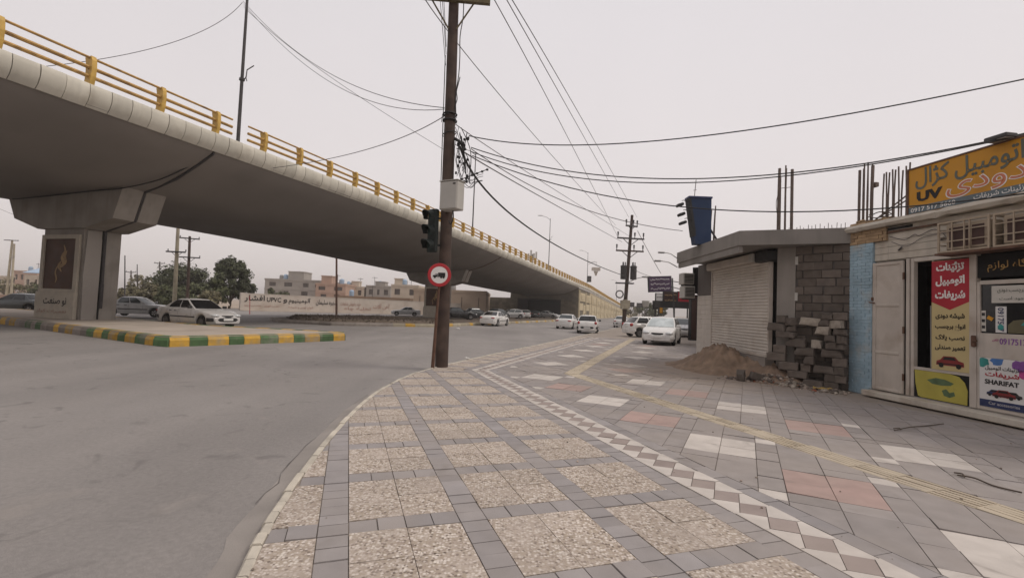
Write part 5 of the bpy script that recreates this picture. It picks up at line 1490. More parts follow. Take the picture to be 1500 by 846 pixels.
# loose concrete blocks stacked against the wall: every block an object
def block_mesh(kind, seed):
    r_ = random.Random(seed); mb = MB()
    l, h, d = .39, .185, .19
    mb.bbox((-l/2,-d/2,0),(l/2,d/2,h), .012, 0, None, r_.random())
    o = mb.build('concrete_block', M['block'] if kind < 3 else M['block_pale'])
    me = o.data
    bm2 = bmesh.new(); bm2.from_mesh(me)
    bmesh.ops.subdivide_edges(bm2, edges=bm2.edges, cuts=2, use_grid_fill=True)
    for v in bm2.verts:
        nz = mnoise.noise(v.co*9+Vector((seed*3.1,0,0)))
        v.co += Vector((nz*.022+mnoise.noise(v.co*25+Vector((seed,0,0)))*.008, mnoise.noise(v.co*8+Vector((0,seed,5)))*.022, nz*.012))
        if kind >= 2:
            cx = l/2 if seed % 2 else -l/2
            dd_ = (v.co-Vector((cx,-d/2,h))).length
            if dd_ < .17: v.co += (Vector((0,0,h*.4))-v.co)*(.17-dd_)*(1.9+1.4*nz)
    bm2.to_mesh(me); bm2.free()
    return o
protos = [block_mesh(0,1),block_mesh(1,2),block_mesh(2,3),block_mesh(2,4),block_mesh(2,7),block_mesh(3,5),block_mesh(3,6),block_mesh(2,8)]
used = set()
def place_block(pi, Mw, sc, lab):
    src = protos[pi]
    o = src if pi not in used else src.copy()
    if pi in used: COL.objects.link(o)
    used.add(pi)
    o.matrix_world = Mw @ Matrix.Diagonal((*sc,1))
    tag(o, lab, 'concrete block', 'loose concrete blocks stacked in front of the block wall')
rs = random.Random(23)
GL = 'loose grey concrete block in the stack against the block wall'
PLb = 'pale broken concrete block in the stack against the block wall'
x = -.52; colt = {}
GX = 24
top = [0.0]*GX                                            # height already reached in each 7 cm column
for n_ in range(150):
    # lay the next block on the lowest free stretch
    k0 = min(range(GX-2), key=lambda k: max(top[k:k+3])+rs.uniform(0,.05))
    ln = rs.choice((.39,.39,.30,.24,.20,.2)) if top[k0] > .75 else rs.choice((.39,.39,.39,.28,.2))
    nk = max(2,min(GX-k0,round(ln/.07))); ln = nk*.07+.004
    z = max(top[k0:k0+nk])
    lim = 1.86 if k0 > 6 else 1.72
    if z > lim-.12: 
        for k in range(k0,k0+nk): top[k] = max(top[k],5)
        if min(top) > lim-.12: break
        continue
    hh = rs.uniform(.165,.20) if z < .9 else rs.uniform(.13,.21)
    x0 = -.52+k0*.07
    high = z > .8
    pale = rs.random() < (.10 if z < .6 else .34)
    pi = rs.choice((5,6)) if pale else rs.choice((0,1,2,3)) if not high else rs.choice((1,2,3,4,7,2,3))
    yy = -.30+rs.gauss(0,.03)+(.08*(z-1.0) if z > 1 else 0)
    tilt = rs.gauss(0,.01) if not high else rs.gauss(0,.07)
    Mw = BF @ Matrix.Translation((x0+ln/2,yy,z)) @ Matrix.Rotation(rs.gauss(0,.08 if not high else .2),4,'Z') @ Matrix.Rotation(tilt,4,'Y')
    place_block(pi, Mw, (ln/.39,rs.uniform(.8,1.1),hh/.185*.97), PLb if pale else GL)
    for k in range(k0,k0+nk): top[k] = z+hh
for (e,o,z,rz_,ry,pi,lab) in ((-.62,-.62,.03,.7,.25,2,'tilted grey block lying in the rubble left of the block stack'),(-.98,-.75,.04,1.9,-.2,3,'broken grey block lying in the rubble nearest the sand heap')):
    src = protos[pi].copy(); COL.objects.link(src); src.matrix_world = BF @ Matrix.Translation((e,o,z)) @ Matrix.Rotation(rz_,4,'Z') @ Matrix.Rotation(ry,4,'Y'); tag(src, lab, 'concrete block')
mb = MB(); mb.bbox((-.14,-.08,0),(.14,.08,.07),.01,0,BF @ Matrix.Translation((-.72,-.5,.12)) @ Matrix.Rotation(.5,4,'Y'))
tag(mb.build('red_brick', M['red_brick']), 'tilted red brick piece in the rubble left of the block stack', 'brick')
mb = MB(); rg = []
for k in range(7):
    rg.append([Vector((-.2+k*.066,-.09+.02*math.sin(k*2.1),.012+.02*math.sin(k*1.3)**2)),Vector((-.2+k*.066,.08,.02+.025*math.cos(k*1.9)**2)),Vector((-.2+k*.066,.08,.028+.025*math.cos(k*1.9)**2)),Vector((-.2+k*.066,-.09+.02*math.sin(k*2.1),.02+.02*math.sin(k*1.3)**2))])
p = gnd(1206,571); mb.loft(rg); o = mb.build('cardboard', M['cardboard']); o.location = (p.x,p.y,.012); o.rotation_euler = (0,0,-.5)
tag(o, 'crumpled ochre cardboard on the paving at the foot of the block stack', 'cardboard')
mb = MB(); rg = []
for k in range(8):
    rg.append([Vector((-.3+k*.085,-.12+.04*math.sin(k),.05+.05*math.sin(k*1.1))),Vector((-.3+k*.085,.12,.16+.04*math.cos(k*1.4))),Vector((-.3+k*.085,.12,.17+.04*math.cos(k*1.4))),Vector((-.3+k*.085,-.12+.04*math.sin(k),.06+.05*math.sin(k*1.1)))])
p = gnd(1110,545); mb.loft(rg); o = mb.build('scrap_sheet', M['trim']); o.location = (p.x,p.y,.03); o.rotation_euler = (0,0,.4)
tag(o, 'crumpled dark scrap sheet in the rubble at the edge of the sand', 'scrap sheet')

# ------------------------------------------------------------------ car accessory shop
SRZ = math.atan2(-.992,.126)
SO = (7.86,11.04,0)
shop = thing('shop','car accessory shop front with blue brick pillar, steel door and cream plaster above','shop',SO,SRZ)
def S(name, mtl, *boxes, bev=.0):
    mb = MB()
    for lo,hi in boxes:
        if bev: mb.bbox(lo,hi,bev)
        else: mb.box(lo,hi)
    return mb.build(name, M[mtl] if isinstance(mtl,str) else mtl, shop)
# brick pillar, blue below and bare tan above
for nm, mtl, z0, z1, e0, e1 in (('blue_pillar','blue_paint',0,3.34,-.02,.575),('brick_pillar','brick',3.34,3.84,-.02,.90)):
    mb = MB(); r_ = random.Random(17); mb.box((e0+.01,-.02,z0-.02 if z0 == 0 else z0),(e1-.01,.5,z1),1)
    z = z0; row = 0
    while z < z1-.03:
        x = e0+(-.1 if row%2 else 0)
        while x < e1-.02:
            a = max(e0,x); b = min(e1,x+.205)
            if b-a > .02:
                y0 = -.035+r_.gauss(0,.004); mb.bbox((a+.0015,y0,z+.001),(b-.0015,.05,min(z+.069,z1)),.004,0,None,r_.random())
            x += .21
        for y in range(3): mb.bbox((e0-.012+r_.gauss(0,.003),-.03+y*.18,z+.004),(e0+.05,.145+y*.18,z+.066),.004,0,None,r_.random())
        z += .071; row += 1
    mb.build(nm, [M[mtl],M['mortar']] if nm != 'blue_pillar' else [M[mtl],M['blue_paint']], shop)
mb = MB(); r_ = random.Random(5)
for k in range(5): mb.box((.905,.02,2.925+k*.14),(6,.3,2.925+k*.14+.132)); mb.box((.58,.02,2.925+k*.14),(.9,.3,2.925+k*.14+.132)) if k < 3 else None
mb.box((.58,.06,2.9),(6,.31,3.62))
mb.build('plaster_wall', M['plaster'], shop)
S('soffit_gap','dark',((.9,.0,3.55),(1.45,.05,3.60)))
mb = MB(); r_ = random.Random(31); rg = []
for k in range(41):
    x = -.10+6.2*k/40; j = r_.gauss(0,.012)
    rg.append([Vector((x,-.12+j,3.63+j)),Vector((x,-.16+j,3.70)),Vector((x,-.1,3.775+j*.5)),Vector((x,4.8,3.775)),Vector((x,4.8,3.63))])
mb.loft(rg,smooth=False); mb.build('roof_edge', M['plaster'], shop)
mb = MB(); r_ = random.Random(41)
for k in range(26):
    rock(mb, (-.02+.9*r_.random(), r_.uniform(0,.45), 3.845+r_.uniform(0,.03)), r_.uniform(.04,.09), r_)
tag(mb.build('roof_debris', M['brick'], shop), kind='stuff')
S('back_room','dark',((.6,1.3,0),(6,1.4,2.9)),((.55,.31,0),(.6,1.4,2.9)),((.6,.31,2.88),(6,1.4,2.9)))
S('floor_slab','bld_grey',((.58,.0,.0),(6,1.4,.155)))
S('doorstep','plaster',((.585,-.30,.02),(6,-.003,.135)),bev=.015)
# folded steel door leaf with three panels
mb = MB(); ye = -.075
for lo,hi in (((.62,ye,.16),(.70,ye+.05,2.87)),((1.25,ye,.16),(1.33,ye+.05,2.87)),((.70,ye,.16),(1.25,ye+.05,.22)),((.70,ye,2.80),(1.25,ye+.05,2.87)),((.70,ye,1.93),(1.25,ye+.05,1.99)),((.70,ye,.93),(1.25,ye+.05,.99))): mb.bbox(lo,hi,.008)
mb.box((.69,ye+.02,.2),(1.26,ye+.035,2.82))
d = mb.build('steel_door', M['white_metal'], shop)
mb = MB(); mb.bbox((.61,ye-.03,2.05),(.66,ye+.0,2.13),.01); mb.tube([(.58,ye-.04,2.02),(.72,ye-.04,2.0)],.014,6); c = mb.build('latch', M['rust'], d)
for z in (.5,1.45,2.55):
    mb = MB(); mb.tube([(1.345,ye,z-.07),(1.345,ye,z+.07)],.018,8); c = mb.build('hinge', M['rust'], d)
for bx_ in (((1.36,-.04,.155),(1.43,.06,2.9)),((1.445,-.02,.155),(1.51,.08,2.9)),((2.545,-.03,.155),(2.66,.08,2.92)),((4.15,-.03,.155),(4.25,.08,2.92))): S('door_post','white_metal',bx_,bev=.008)
S('lintel','white_metal',((1.513,-.02,2.82),(2.542,.08,2.9)),bev=.008)
S('display_frame','white_metal',((1.50,-.012,.69),(2.545,.04,.745)),((1.86,.0,.745),(1.885,.05,2.82)))
S('display_board','dark',((1.885,.02,.75),(2.54,.05,2.82)))
lp = S('lower_panel','dark',((1.51,.0,.16),(2.545,.03,.69)))
mb = MB(); P_ = [(1.60,.19),(1.66,.17),(2.50,.17),(2.51,.42),(2.46,.56),(2.36,.655),(2.2,.685),(1.53,.685),(1.55,.42)]
n = len(P_); mb.add([(x,-.004,z) for x,z in P_]+[(x,-.014,z) for x,z in P_],[tuple(range(n)),tuple(n+i for i in range(n))]+[(i,(i+1)%n,n+(i+1)%n,n+i) for i in range(n)])
c = mb.build('yellow_panel', M['panel_yellow'], lp)
mb = MB()
for pts in ([(1.78,.52),(1.95,.58),(2.12,.57),(2.28,.52),(2.22,.47),(2.05,.45),(1.88,.46)],[(2.06,.36),(2.14,.40),(2.20,.34),(2.28,.37),(2.30,.30),(2.2,.25),(2.1,.27)]):
    n = len(pts); mb.add([(x,-.016,z) for x,z in pts],[tuple(range(n))])
c = mb.build('green_sticker', M['sticker_green'], lp)
# narrow shop door with transom
tr = S('transom_sign','dark',((2.665,.0,2.43),(4.15,.04,2.82)))
lettering(fa('فروشگاه لوازم'), M['brass_rail'], tr, (3.30,-.003,2.62),(1,0,0),(0,0,1),.20,.0,.95)
door = S('shop_door','white_metal',((2.665,-.02,.16),(2.715,.04,2.36)),((3.56,-.02,.16),(3.62,.04,2.36)),((2.715,-.02,2.31),(3.56,.04,2.38)),((2.715,-.02,1.05),(3.56,.035,1.47)),((2.715,-.02,.16),(3.56,.035,.22)),bev=.006)
S('side_glazing','dark',((3.66,.0,.2),(4.15,.03,2.36)))
mb = MB(); mb.box((2.715,.012,1.47),(3.56,.02,2.31)); c = mb.build('glass', M['glass_dark'], door)
mb = MB(); mb.bbox((2.60,-.075,1.22),(2.68,-.03,1.42),.015); mb.tube([(2.64,-.08,1.32),(2.72,-.09,1.33)],.016,6); c = mb.build('lock', M['rust'], door)
lettering('09175175660', M['violet'], door, (3.02,-.022,1.345),(1,0,0),(0,0,1),.105,.012,.60,'L',name='phone_number')
lettering(fa('تلفن'), M['magenta'], door, (2.955,-.022,1.36),(1,0,0),(0,0,1),.05,.0,.09,name='phone_number')
mb = MB(); mb.box((2.88,.004,1.99),(3.56,.010,2.28)); c = mb.build('paper_notice', M['paper'], door)
lettering(fa('نرخ برچسب دودی'), M['sign_green'], c, (3.22,.003,2.19),(1,0,0),(0,0,1),.10,.0,.50); lettering(fa('موجود است'), M['sign_green'], c, (3.22,.003,2.06),(1,0,0),(0,0,1),.07,.0,.44)
mb = MB(); mb.box((2.94,.003,1.49),(3.10,.009,1.93)); c = mb.build('striped_sticker', M['poster_white'], door)
lettering('0917517', M['navy'], c, (3.02,.002,1.71),(0,0,-1),(1,0,0),.09,.012,.40,name='sticker_number')
mb = MB()
mb.ball((3.02,-.002,1.58),(.045,.004,.05)); c = mb.build('round_sticker', M['teal'], door)
mb = MB(); mb.box((2.72,.003,1.50),(2.79,.009,1.86)); c = mb.build('narrow_sticker', M['paper'], door)
mb = MB(); mb.box((2.73,.0,1.55),(2.78,.002,1.60)); mb.box((2.73,.0,1.66),(2.78,.002,1.71)); mb.box((2.73,.0,1.77),(2.78,.002,1.82)); c = mb.build('sticker_marks', M['sign_black'], door)
mb = MB(); mb.box((2.81,.004,1.70),(2.90,.010,1.76),0,Matrix.Translation((2.85,0,1.73)) @ Matrix.Rotation(.5,4,'Y') @ Matrix.Translation((-2.85,0,-1.73))); c = mb.build('orange_sticker', M['amber_sign'], door)
mb = MB(); mb.add([(3.12,.006,1.49),(3.56,.006,1.49),(3.56,.006,1.74),(3.36,.006,1.72),(3.2,.006,1.70),(3.12,.006,1.62)],[tuple(range(6))]); c = mb.build('picture_sticker', M['leaf_dry'], door)
mb = MB(); mb.add([(3.3,.004,1.62),(3.56,.004,1.60),(3.56,.004,1.74),(3.38,.004,1.72)],[(0,1,2,3)]); c = mb.build('picture_sticker', M['teal'], door)
for k in range(5):
    mb = MB(); y0 = .5; mb.box((1.53+k*.07,.6,.2+k*.3),(1.57+k*.07,.64,.6+k*.35)); c = mb.build('stock', M['steel_dark'], shop)
mb = MB(); mb.tube([(1.74,.12,.75),(1.75,.10,1.95)],.012,6); mb.build('rod', M['steel'], shop)
# loose wires on the plaster
mb = MB(); mb.tube(spline([(.95,.0,3.42),(1.3,-.01,3.30),(1.5,.0,3.38),(1.62,-.01,3.34),(1.9,.0,3.42),(2.1,-.01,3.28),(2.2,0,3.05)],5),.007,5)
mb.tube(spline([(1.0,.0,3.3),(1.35,-.01,3.16),(1.7,.0,3.3),(2.2,.0,3.32)],5),.006,5); mb.tube([(1.16,.0,3.1),(1.25,-.02,3.15)],.02,5); mb.tube([(2.02,.0,3.2),(2.10,-.02,3.22)],.022,5)
mb.build('loose_wires', M['cable_grey'], shop)
S('rail_bar','rust',((.92,-.03,3.49),(2.3,.0,3.525)))
for k,(e,y,h,r_) in enumerate(((.12,.05,1.28,.03),(.19,.08,1.3,.011),(.25,.05,1.38,.011),(.30,.08,1.3,.011),(.35,.05,1.4,.011),(.42,.08,1.3,.034),(.46,.06,1.34,.011),
        (.66,.12,1.05,.011),(.72,.15,1.08,.011),(.79,.12,1.04,.011),(.87,.15,1.1,.011),(.93,.12,1.06,.011),(1.01,.15,1.12,.011),(1.10,.12,1.0,.014),(1.18,.15,1.08,.011),(1.26,.12,1.12,.011))):
    mb = MB(); z0 = 3.80; mb.tube([(e,y,3.74),(e+.01,y,z0+h*.5),(e+.02+.02*math.sin(k*3),y,z0+h)], max(r_,.016), 6); mb.build('rebar', M['rebar'], shop)
mb = MB(); mb.tube([(.5,.10,3.86),(1.5,.2,4.45)],.016,5); mb.tube([(.6,.10,3.9),(1.5,.2,4.3)],.014,5); mb.tube(spline([(.3,.1,3.95),(.6,.1,4.02),(.9,.1,3.92),(.6,.0,3.88),(.4,.05,4.0)],4),.012,5); mb.bbox((.36,.1,4.62),(.50,.2,4.72),.01)
mb.build('brace_bars', M['rebar'], shop)

def on_shop(name, label, cat, e, y, z):
    p = Matrix.Translation(Vector(SO)) @ Matrix.Rotation(SRZ,4,'Z') @ Vector((e,y,z))
    return thing(name, label, cat, p, SRZ)
# big amber roof sign
t = on_shop('shop_sign','big amber sign with grey Persian lettering along the shop roof edge','sign',1.43,-.05,3.79)
mb = MB(); mb.box((0,0,0),(4.6,.10,.90)); mb.build('sign_panel', M['amber_sign'], t)
mb = MB()
for lo,hi in (((-.03,-.015,-.01),(0,.12,.93)),((0,-.015,.90),(4.6,.12,.93))): mb.box(lo,hi)
mb.build('sign_frame', M['rust'], t)
mb = MB(); mb.box((.003,-.008,.002),(4.6,-.001,.135)); mb.build('strip', M['strip_grey'], t)
def tl(txt, m_, e, z, h, w_, bold=.0, d=.006, y=-.001, slant=0.0): return lettering(txt, M[m_], t, (e,y,z),(1,0,0),(0,0,1),h,bold,w_,depth=d,slant=slant)
tl(fa('اتومبیل کژال'),'sign_green',1.06,.665,.42,1.84,.014)
tl('UV','sign_black',.42,.315,.20,.50,.05)
tl(fa('دودی'),'sign_white',1.38,.30,.33,1.30,.028,.004); tl(fa('دودی'),'sign_rose',1.38,.30,.29,1.26,.0,.007)
tl(fa('شیشه'),'sign_white',2.8,.30,.33,.98,.028,.004); tl(fa('شیشه'),'sign_rose',2.8,.30,.29,.94,.0,.007)
tl('0917 517 5660','sign_white',.48,.065,.085,.86,.012,.003,-.009)
tl(fa('تزئینات شریفات'),'sign_white',1.62,.07,.12,.80,.008,.003,-.009)
f = on_shop('sign_floodlight','small flat floodlight on top of the amber shop sign','floodlight',2.98,-.06,4.72)
mb = MB(); mb.bbox((-.02,-.2,.0),(.33,.03,.075),.015); mb.build('lamp_head', M['steel_dark'], f)
mb = MB(); mb.box((.0,-.19,-.006),(.31,.02,-.001)); mb.build('lamp_glass', M['steel'], f)
# hanging banner
t = on_shop('banner','tall red and cream banner with Persian lettering beside the shop door','banner',1.875,-.02,.745)
mb = MB(); mb.box((0,-.004,0),(.68,.003,2.05)); mb.build('cloth', M['banner_cream'], t)
mb = MB(); mb.add([(0.002,-.007,2.046),(.678,-.007,2.046),(.678,-.007,1.27),(.34,-.007,1.12),(.002,-.007,1.27)],[(0,1,2,3,4)]); mb.build('red_field', M['banner_red'], t)
for txt,z,h,w_,m_,b in (('تزئینات',1.91,.20,.50,'sign_white',.042),('اتومبیل',1.66,.20,.52,'sign_white',.042),('شریفات',1.39,.20,.54,'sign_white',.042),
      ('شیشه دودی',1.00,.115,.52,'sign_black',.025),('انواع برچسب',.80,.125,.54,'sign_black',.025),('نصب پلاک',.60,.125,.52,'sign_black',.025),('تعمیر صندلی',.42,.115,.54,'sign_black',.025)):
    lettering(fa(txt), M[m_], t, (.34,-.008,z),(1,0,0),(0,0,1),h,b,w_,depth=.003)
def print_car(par, e, z, s, m1, m2='navy', y=-.008):
    mb = MB()
    body = [(-1,-.28),(-.96,.02),(-.7,.12),(-.45,.40),(.35,.42),(.62,.14),(.97,.05),(1,-.28)]
    mb.add([(e+x*s,y,z+q*s) for x,q in body],[tuple(range(8))],0)
    mb.add([(e+x*s,y-.002,z+q*s) for x,q in [(-.52,.14),(-.36,.34),(.28,.35),(.46,.14)]],[(0,1,2,3)],1)
    for cx in (-.62,.62):
        mb.add([(e+(cx+.19*math.cos(k*.785))*s,y-.002,z+(-.27+.19*math.sin(k*.785))*s) for k in range(8)],[tuple(range(8))],1)
    mb.add([(e+x*s,y-.002,z+q*s) for x,q in [(-.95,-.12),(.95,-.12),(.95,-.2),(-.95,-.2)]],[(0,1,2,3)],1)
    return mb.build('printed_car', [M[m1],M[m2]], par, fixn=False)
print_car(t,.34,.16,.25,'car_print_red','sign_black')
# poster on the lower half of the door
t = on_shop('poster','white poster with colour splashes and red cars on the lower half of the shop door','poster',2.715,-.025,.22)
mb = MB(); mb.box((0,-.003,0),(.845,.003,.83)); mb.build('sheet', M['poster_white'], t)
mb = MB(); mb.box((.002,-.005,.002),(.843,-.0035,.125)); mb.build('bottom_strip', M['navy'], t)
rr2 = random.Random(3)
for mtl, cx, cz, rad in (('teal',.06,.76,.10),('print_blue',.27,.79,.10),('violet',.60,.74,.11),('magenta',.66,.60,.09),('magenta',.78,.70,.1)):
    pts = [(cx+rad*(.7+.5*rr2.random())*math.cos(a*.524),-.0045,min(.828,cz+rad*(.6+.5*rr2.random())*math.sin(a*.524))) for a in range(12)]
    pts = [(min(max(x,.003),.842),y,z) for x,y,z in pts]
    mb = MB(); mb.add(pts,[tuple(range(12))]); mb.build('colour_splash', M[mtl], t)
lettering(fa('تزئینات اتومبیل'), M['sign_black'], t, (.34,-.006,.665),(1,0,0),(0,0,1),.085,.012,.50,depth=.003)
lettering(fa('شریفات'), M['banner_red'], t, (.34,-.006,.555),(1,0,0),(0,0,1),.105,.025,.50,depth=.003)
lettering('SHARIFAT', M['sign_black'], t, (.335,-.006,.43),(1,0,0),(0,0,1),.082,.03,.50,depth=.003)
print_car(t,.24,.25,.13,'navy','sign_black',-.006); print_car(t,.50,.25,.13,'steel_dark','sign_black',-.0065); print_car(t,.37,.245,.17,'car_print_red','sign_black',-.0095)
lettering('Car accessories', M['sign_grey'], t, (.37,-.006,.075),(1,0,0),(0,0,1),.05,.0,.45,depth=.003)
# caged air coolers above the door
for k,(e,w_) in enumerate(((2.27,.86),(3.18,1.0))):
    t = on_shop('air_cooler', ('caged window air cooler above the banner and the shop door','second caged air cooler at the right edge of the shop front')[k],'air cooler',e,-.36,2.89)
    mb = MB(); H_=.56; D_=.38
    for x in (0,w_-.03):
        for y in (0,D_-.03): mb.box((x,y,0),(x+.03,y+.03,H_))
    for z in (0,H_-.03):
        mb.box((.03,.002,z+.001),(w_-.03,.028,z+.029)); mb.box((.001,.03,z+.001),(.029,D_-.03,z+.029)); mb.box((w_-.029,.03,z+.001),(w_-.001,D_-.03,z+.029))
    for q in range(1,3): mb.box((.03,.006,q*H_/3),(w_-.03,.022,q*H_/3+.018))
    for q in (.28,.52,.62): mb.box((w_*q,.004,.03),(w_*q+.018,.024,H_-.03))
    for q in range(1,4): mb.box((.004,.03,q*H_/4),(.022,D_-.03,q*H_/4+.015))
    mb.build('cage', M['cage_beige'], t)
    mb = MB(); mb.bbox((.10,.06,.04),(w_-.06,.36,H_-.05),.02); mb.build('casing', M['cage_beige'], t)
    mb = MB(); mb.box((.17,.052,.09),(w_*.60,.058,H_-.12)); mb.box((w_*.64,.052,.09),(w_-.12,.058,H_-.12)); mb.build('grille', M['brown_door'], t)
    mb = MB(); mb.box((-.05,.0,-.04),(w_+.02,.36,-.003)); mb.build('shelf', M['rust'], t)

# ------------------------------------------------------------------ shops farther along the street
def rowx(y): return 2.9+.336*y
shop_angle = math.atan2(1,.336)
for k,(y0,y1,h,mm,lb) in enumerate(((19.5,33,3.5,'plaster','low cream shop row behind the half built corner shop'),(33.2,49,3.9,'bld_grey','grey shop row behind the parked cars'),(49.2,78,3.6,'bld_cream','farthest shop row down the street'))):
    a = Vector((rowx(y0),y0,-.1)); ln = (y1-y0)/math.sin(shop_angle)
    t = thing('shop_row', lb, 'shop', a, shop_angle, 'shops along the street')
    mb = MB(); mb.box((0,-8,-.1),(ln,-.25,h)); mb.box((-.05,-8.05,h),(ln+.05,.1,h+.3))
    nb = max(2,int(ln/3.6)); bw = ln/nb
    for q in range(nb+1): mb.box((max(0,q*bw-.2),-.25,-.1),(min(ln,q*bw+.2),.0,h))
    for q in range(nb): mb.box((q*bw+.2,-.25,2.7),((q+1)*bw-.2,-.02,h))
    mb.build('wall', M[mm], t)
    for q in range(nb):
        mb = MB(); mb.box((q*bw+.21,-.24,-.05),((q+1)*bw-.21,-.12,2.69)); mb.build('shop_window' if q%2 else 'shutter', M['window'] if q%2 else M['shutter'], t)
def board(name, label, px0,px1,py0,py1,Y, mtl, frame_m='trim', thick=.18, rz=0.0, post=None, strokes=0, cat='sign', sm='sign_grey', arms=False):
    a = at(px0,py1,Y); b = at(px1,py0,Y); w_ = b.x-a.x; h_ = b.z-a.z
    t = thing(name, label, cat, (a.x,Y,a.z), rz)
    mb = MB(); mb.box((0,0,0),(w_,thick,h_)); mb.build('panel', M[mtl], t)
    mb = MB(); f=.05
    for lo,hi in (((-f,-.02,-f),(w_+f,thick+.02,0)),((-f,-.02,h_),(w_+f,thick+.02,h_+f)),((-f,-.02,0),(0,thick+.02,h_)),((w_,-.02,0),(w_+f,thick+.02,h_))): mb.box(lo,hi)
    mb.build('frame', M[frame_m], t)
    if strokes:
        mb = MB(); r_ = random.Random(int(px0))
        for q in range(strokes):
            zz = h_*(q+.6)/(strokes+.2); x = w_*.08
            while x < w_*.9:
                l = r_.uniform(.08,.25)*w_/2; pts = [(x,-.012,zz+r_.uniform(-.06,.06)*h_),(x+l*.5,-.012,zz+r_.uniform(-.09,.09)*h_),(x+l,-.012,zz+r_.uniform(-.06,.06)*h_)]
                mb.tube(pts, .022*h_+.006, 4); x += l*1.15
        mb.build('lettering', M[sm], t)
    if post is not None:
        mb = MB(); mb.tube([(w_*post,thick+.09,-a.z-.1),(w_*post,thick+.09,h_*.9)], .06, 8); mb.build('post', M['steel_dark'], t)
    if arms:
        mb = MB(); mb.tube([(w_,.1,h_*.3),(w_+1.4,.3,h_*.0)],.035,6); mb.tube([(w_,.1,h_*.7),(w_+1.4,.3,h_*.5)],.035,6); mb.build('bracket', M['steel_dark'], t)
    return t
t = board('hanging_sign','dark purple sign board with pale lettering hung over the pavement down the street',951,984,407,427,40,'purple_sign',strokes=3,post=1.12,arms=True)
t.rotation_euler = (0,R(-4),0)
board('shop_board','dark board with faded lettering under the purple sign, above the parked cars',972,992,428,444,43,'brown_door',strokes=2,sm='mural_gold',post=.9)
board('shop_board','red board right of the dark one above the parked cars',993,1011,428,443,42,'banner_red',strokes=1,post=.9)
board('striped_sign','small white sign with slanting black stripes left of the dark shop board',961,971,430,440,46,'poster_white',strokes=1,sm='sign_black',post=.5)
board('yellow_sign_box','narrow yellow sign box on a post beside the parked cars',966,971,438,458,47,'amber_sign',thick=.4)
board('dark_sign','black sign board left of the yellow sign box',957,965,441,452,48,'trim',post=.5)
board('pilaster_board','dark red brown upright board standing beyond the white brick wall',1012,1021,433,497,27,'brown_door',thick=.3,cat='board')
board('canopy','dark shop canopy across the pavement above the parked cars',968,1016,443,449,41,'trim',thick=1.6,cat='canopy',post=.02)
board('road_sign','left one of two dark direction signs far down the road',921,929,443,449,118,'steel_dark',post=.5)
board('road_sign','right one of two dark direction signs far down the road',933,941,444,450,118,'steel_dark',post=.5)
# ------------------------------------------------------------------ the near wooden pole and what hangs on it
PX, PY = -1.74, 12.42
base = Vector((PX,PY,-.02)); ptop = at(665,0,12.42); d_ = (ptop-base)/(ptop.z-base.z)
def pp(z): return base+d_*(z-base.z)
t = thing('utility_pole','tall dark wooden utility pole standing at the pavement edge','utility pole',base)
inv = Matrix.Translation(-base)
def TP(o): o.parent = t; o.matrix_parent_inverse = inv; return o
mb = MB(); n = 40; rings = []
for i in range(n+1):
    z = lerp(-.15,11.4,i/n); c = pp(z); r = lerp(.168,.128,i/n)
    rings.append([c+Vector((math.cos(a*2*PI/18),math.sin(a*2*PI/18),0))*r*(1+.05*mnoise.noise(Vector((math.cos(a*2*PI/18)*2,math.sin(a*2*PI/18)*2,z*.5)))) for a in range(18)])
mb.loft(rings); TP(mb.build('pole', M['wood']))
def arm(z, wl, wr_, ang, br=True):
    c = pp(z)+Vector((0,-.19,0)); Mx = Matrix.Translation(c) @ Matrix.Rotation(ang,4,'Z')
    mb = MB(); mb.bbox((-wl,-.06,-.06),(wr_,.06,.06),.008,0,Mx); o = TP(mb.build('crossarm', M['wood_green']))
    mb = MB()
    for sg,w_ in ((-1,wl),(1,wr_)):
        a = Mx @ Vector((sg*w_*.55,.08,-.03)); mb.tube([a, pp(z-.75)+Vector((sg*.1,-.1,0))], .022, 6)
    b = mb.build('brace', M['wood_green']); b.parent = o
    for x in (-wl+.12, -wl*.45, wr_*.45, wr_-.12):
        mb = MB(); mb.lathe([(.015,0),(.02,.1),(.05,.12),(.03,.17),(.06,.21),(.03,.28),(.001,.3)], 10, Mx @ Matrix.Translation((x,0,.06))); b = mb.build('insulator', M['trim']); b.parent = o
    return Mx
AX = arm(9.62, .98, .98, .08)
arm(10.7, 1.1, 1.1, .08)
mb = MB()
for zz in (6.62,6.45): mb.tube([pp(zz)+Vector((math.cos(a*PI/8),math.sin(a*PI/8),.01*math.sin(a*3)))*.175 for a in range(17)], .022, 6)
mb.tube([pp(6.1)+Vector((.178*math.cos(a*PI/8),.178*math.sin(a*PI/8),.05*math.cos(a*PI/8))) for a in range(17)], .014, 5)
for a in range(12):
    q = pp(6.55)+Vector((.18*math.cos(a),.18*math.sin(a),0)); mb.tube(spline([q,q+Vector((random.uniform(-.1,.1),-.06,random.uniform(-.1,.1))),q+Vector((random.uniform(-.05,.05),-.03,random.uniform(-.2,.05)))],3), .008, 4)
TP(mb.build('cable_clamp', M['black']))
# vertical service cables beside the pole
mb = MB()
for k,(dx,z0,z1) in enumerate(((.27,9.75,6.6),(.22,7.6,6.4),(-.30,9.7,8.2),(-.36,9.7,7.9),(-.26,9.7,8.4))):
    zs = [lerp(z0,z1,i/6) for i in range(7)]
    sg = 1 if dx > 0 else -1
    mb.tube(spline([pp(z)+Vector((sg*(.15+(abs(dx)-.15)*(1-i/6) if sg < 0 else abs(dx)-.02*i+.025*math.sin(i*2.2+k)),-.08,0)) for i,z in enumerate(zs)],3), .013 if sg > 0 else .008, 5)
mb.tube([pp(z)+Vector((-.175,-.03,0)) for z in (8.2,6.7,4.6)], .012, 5)
TP(mb.build('service_cable', M['black']))
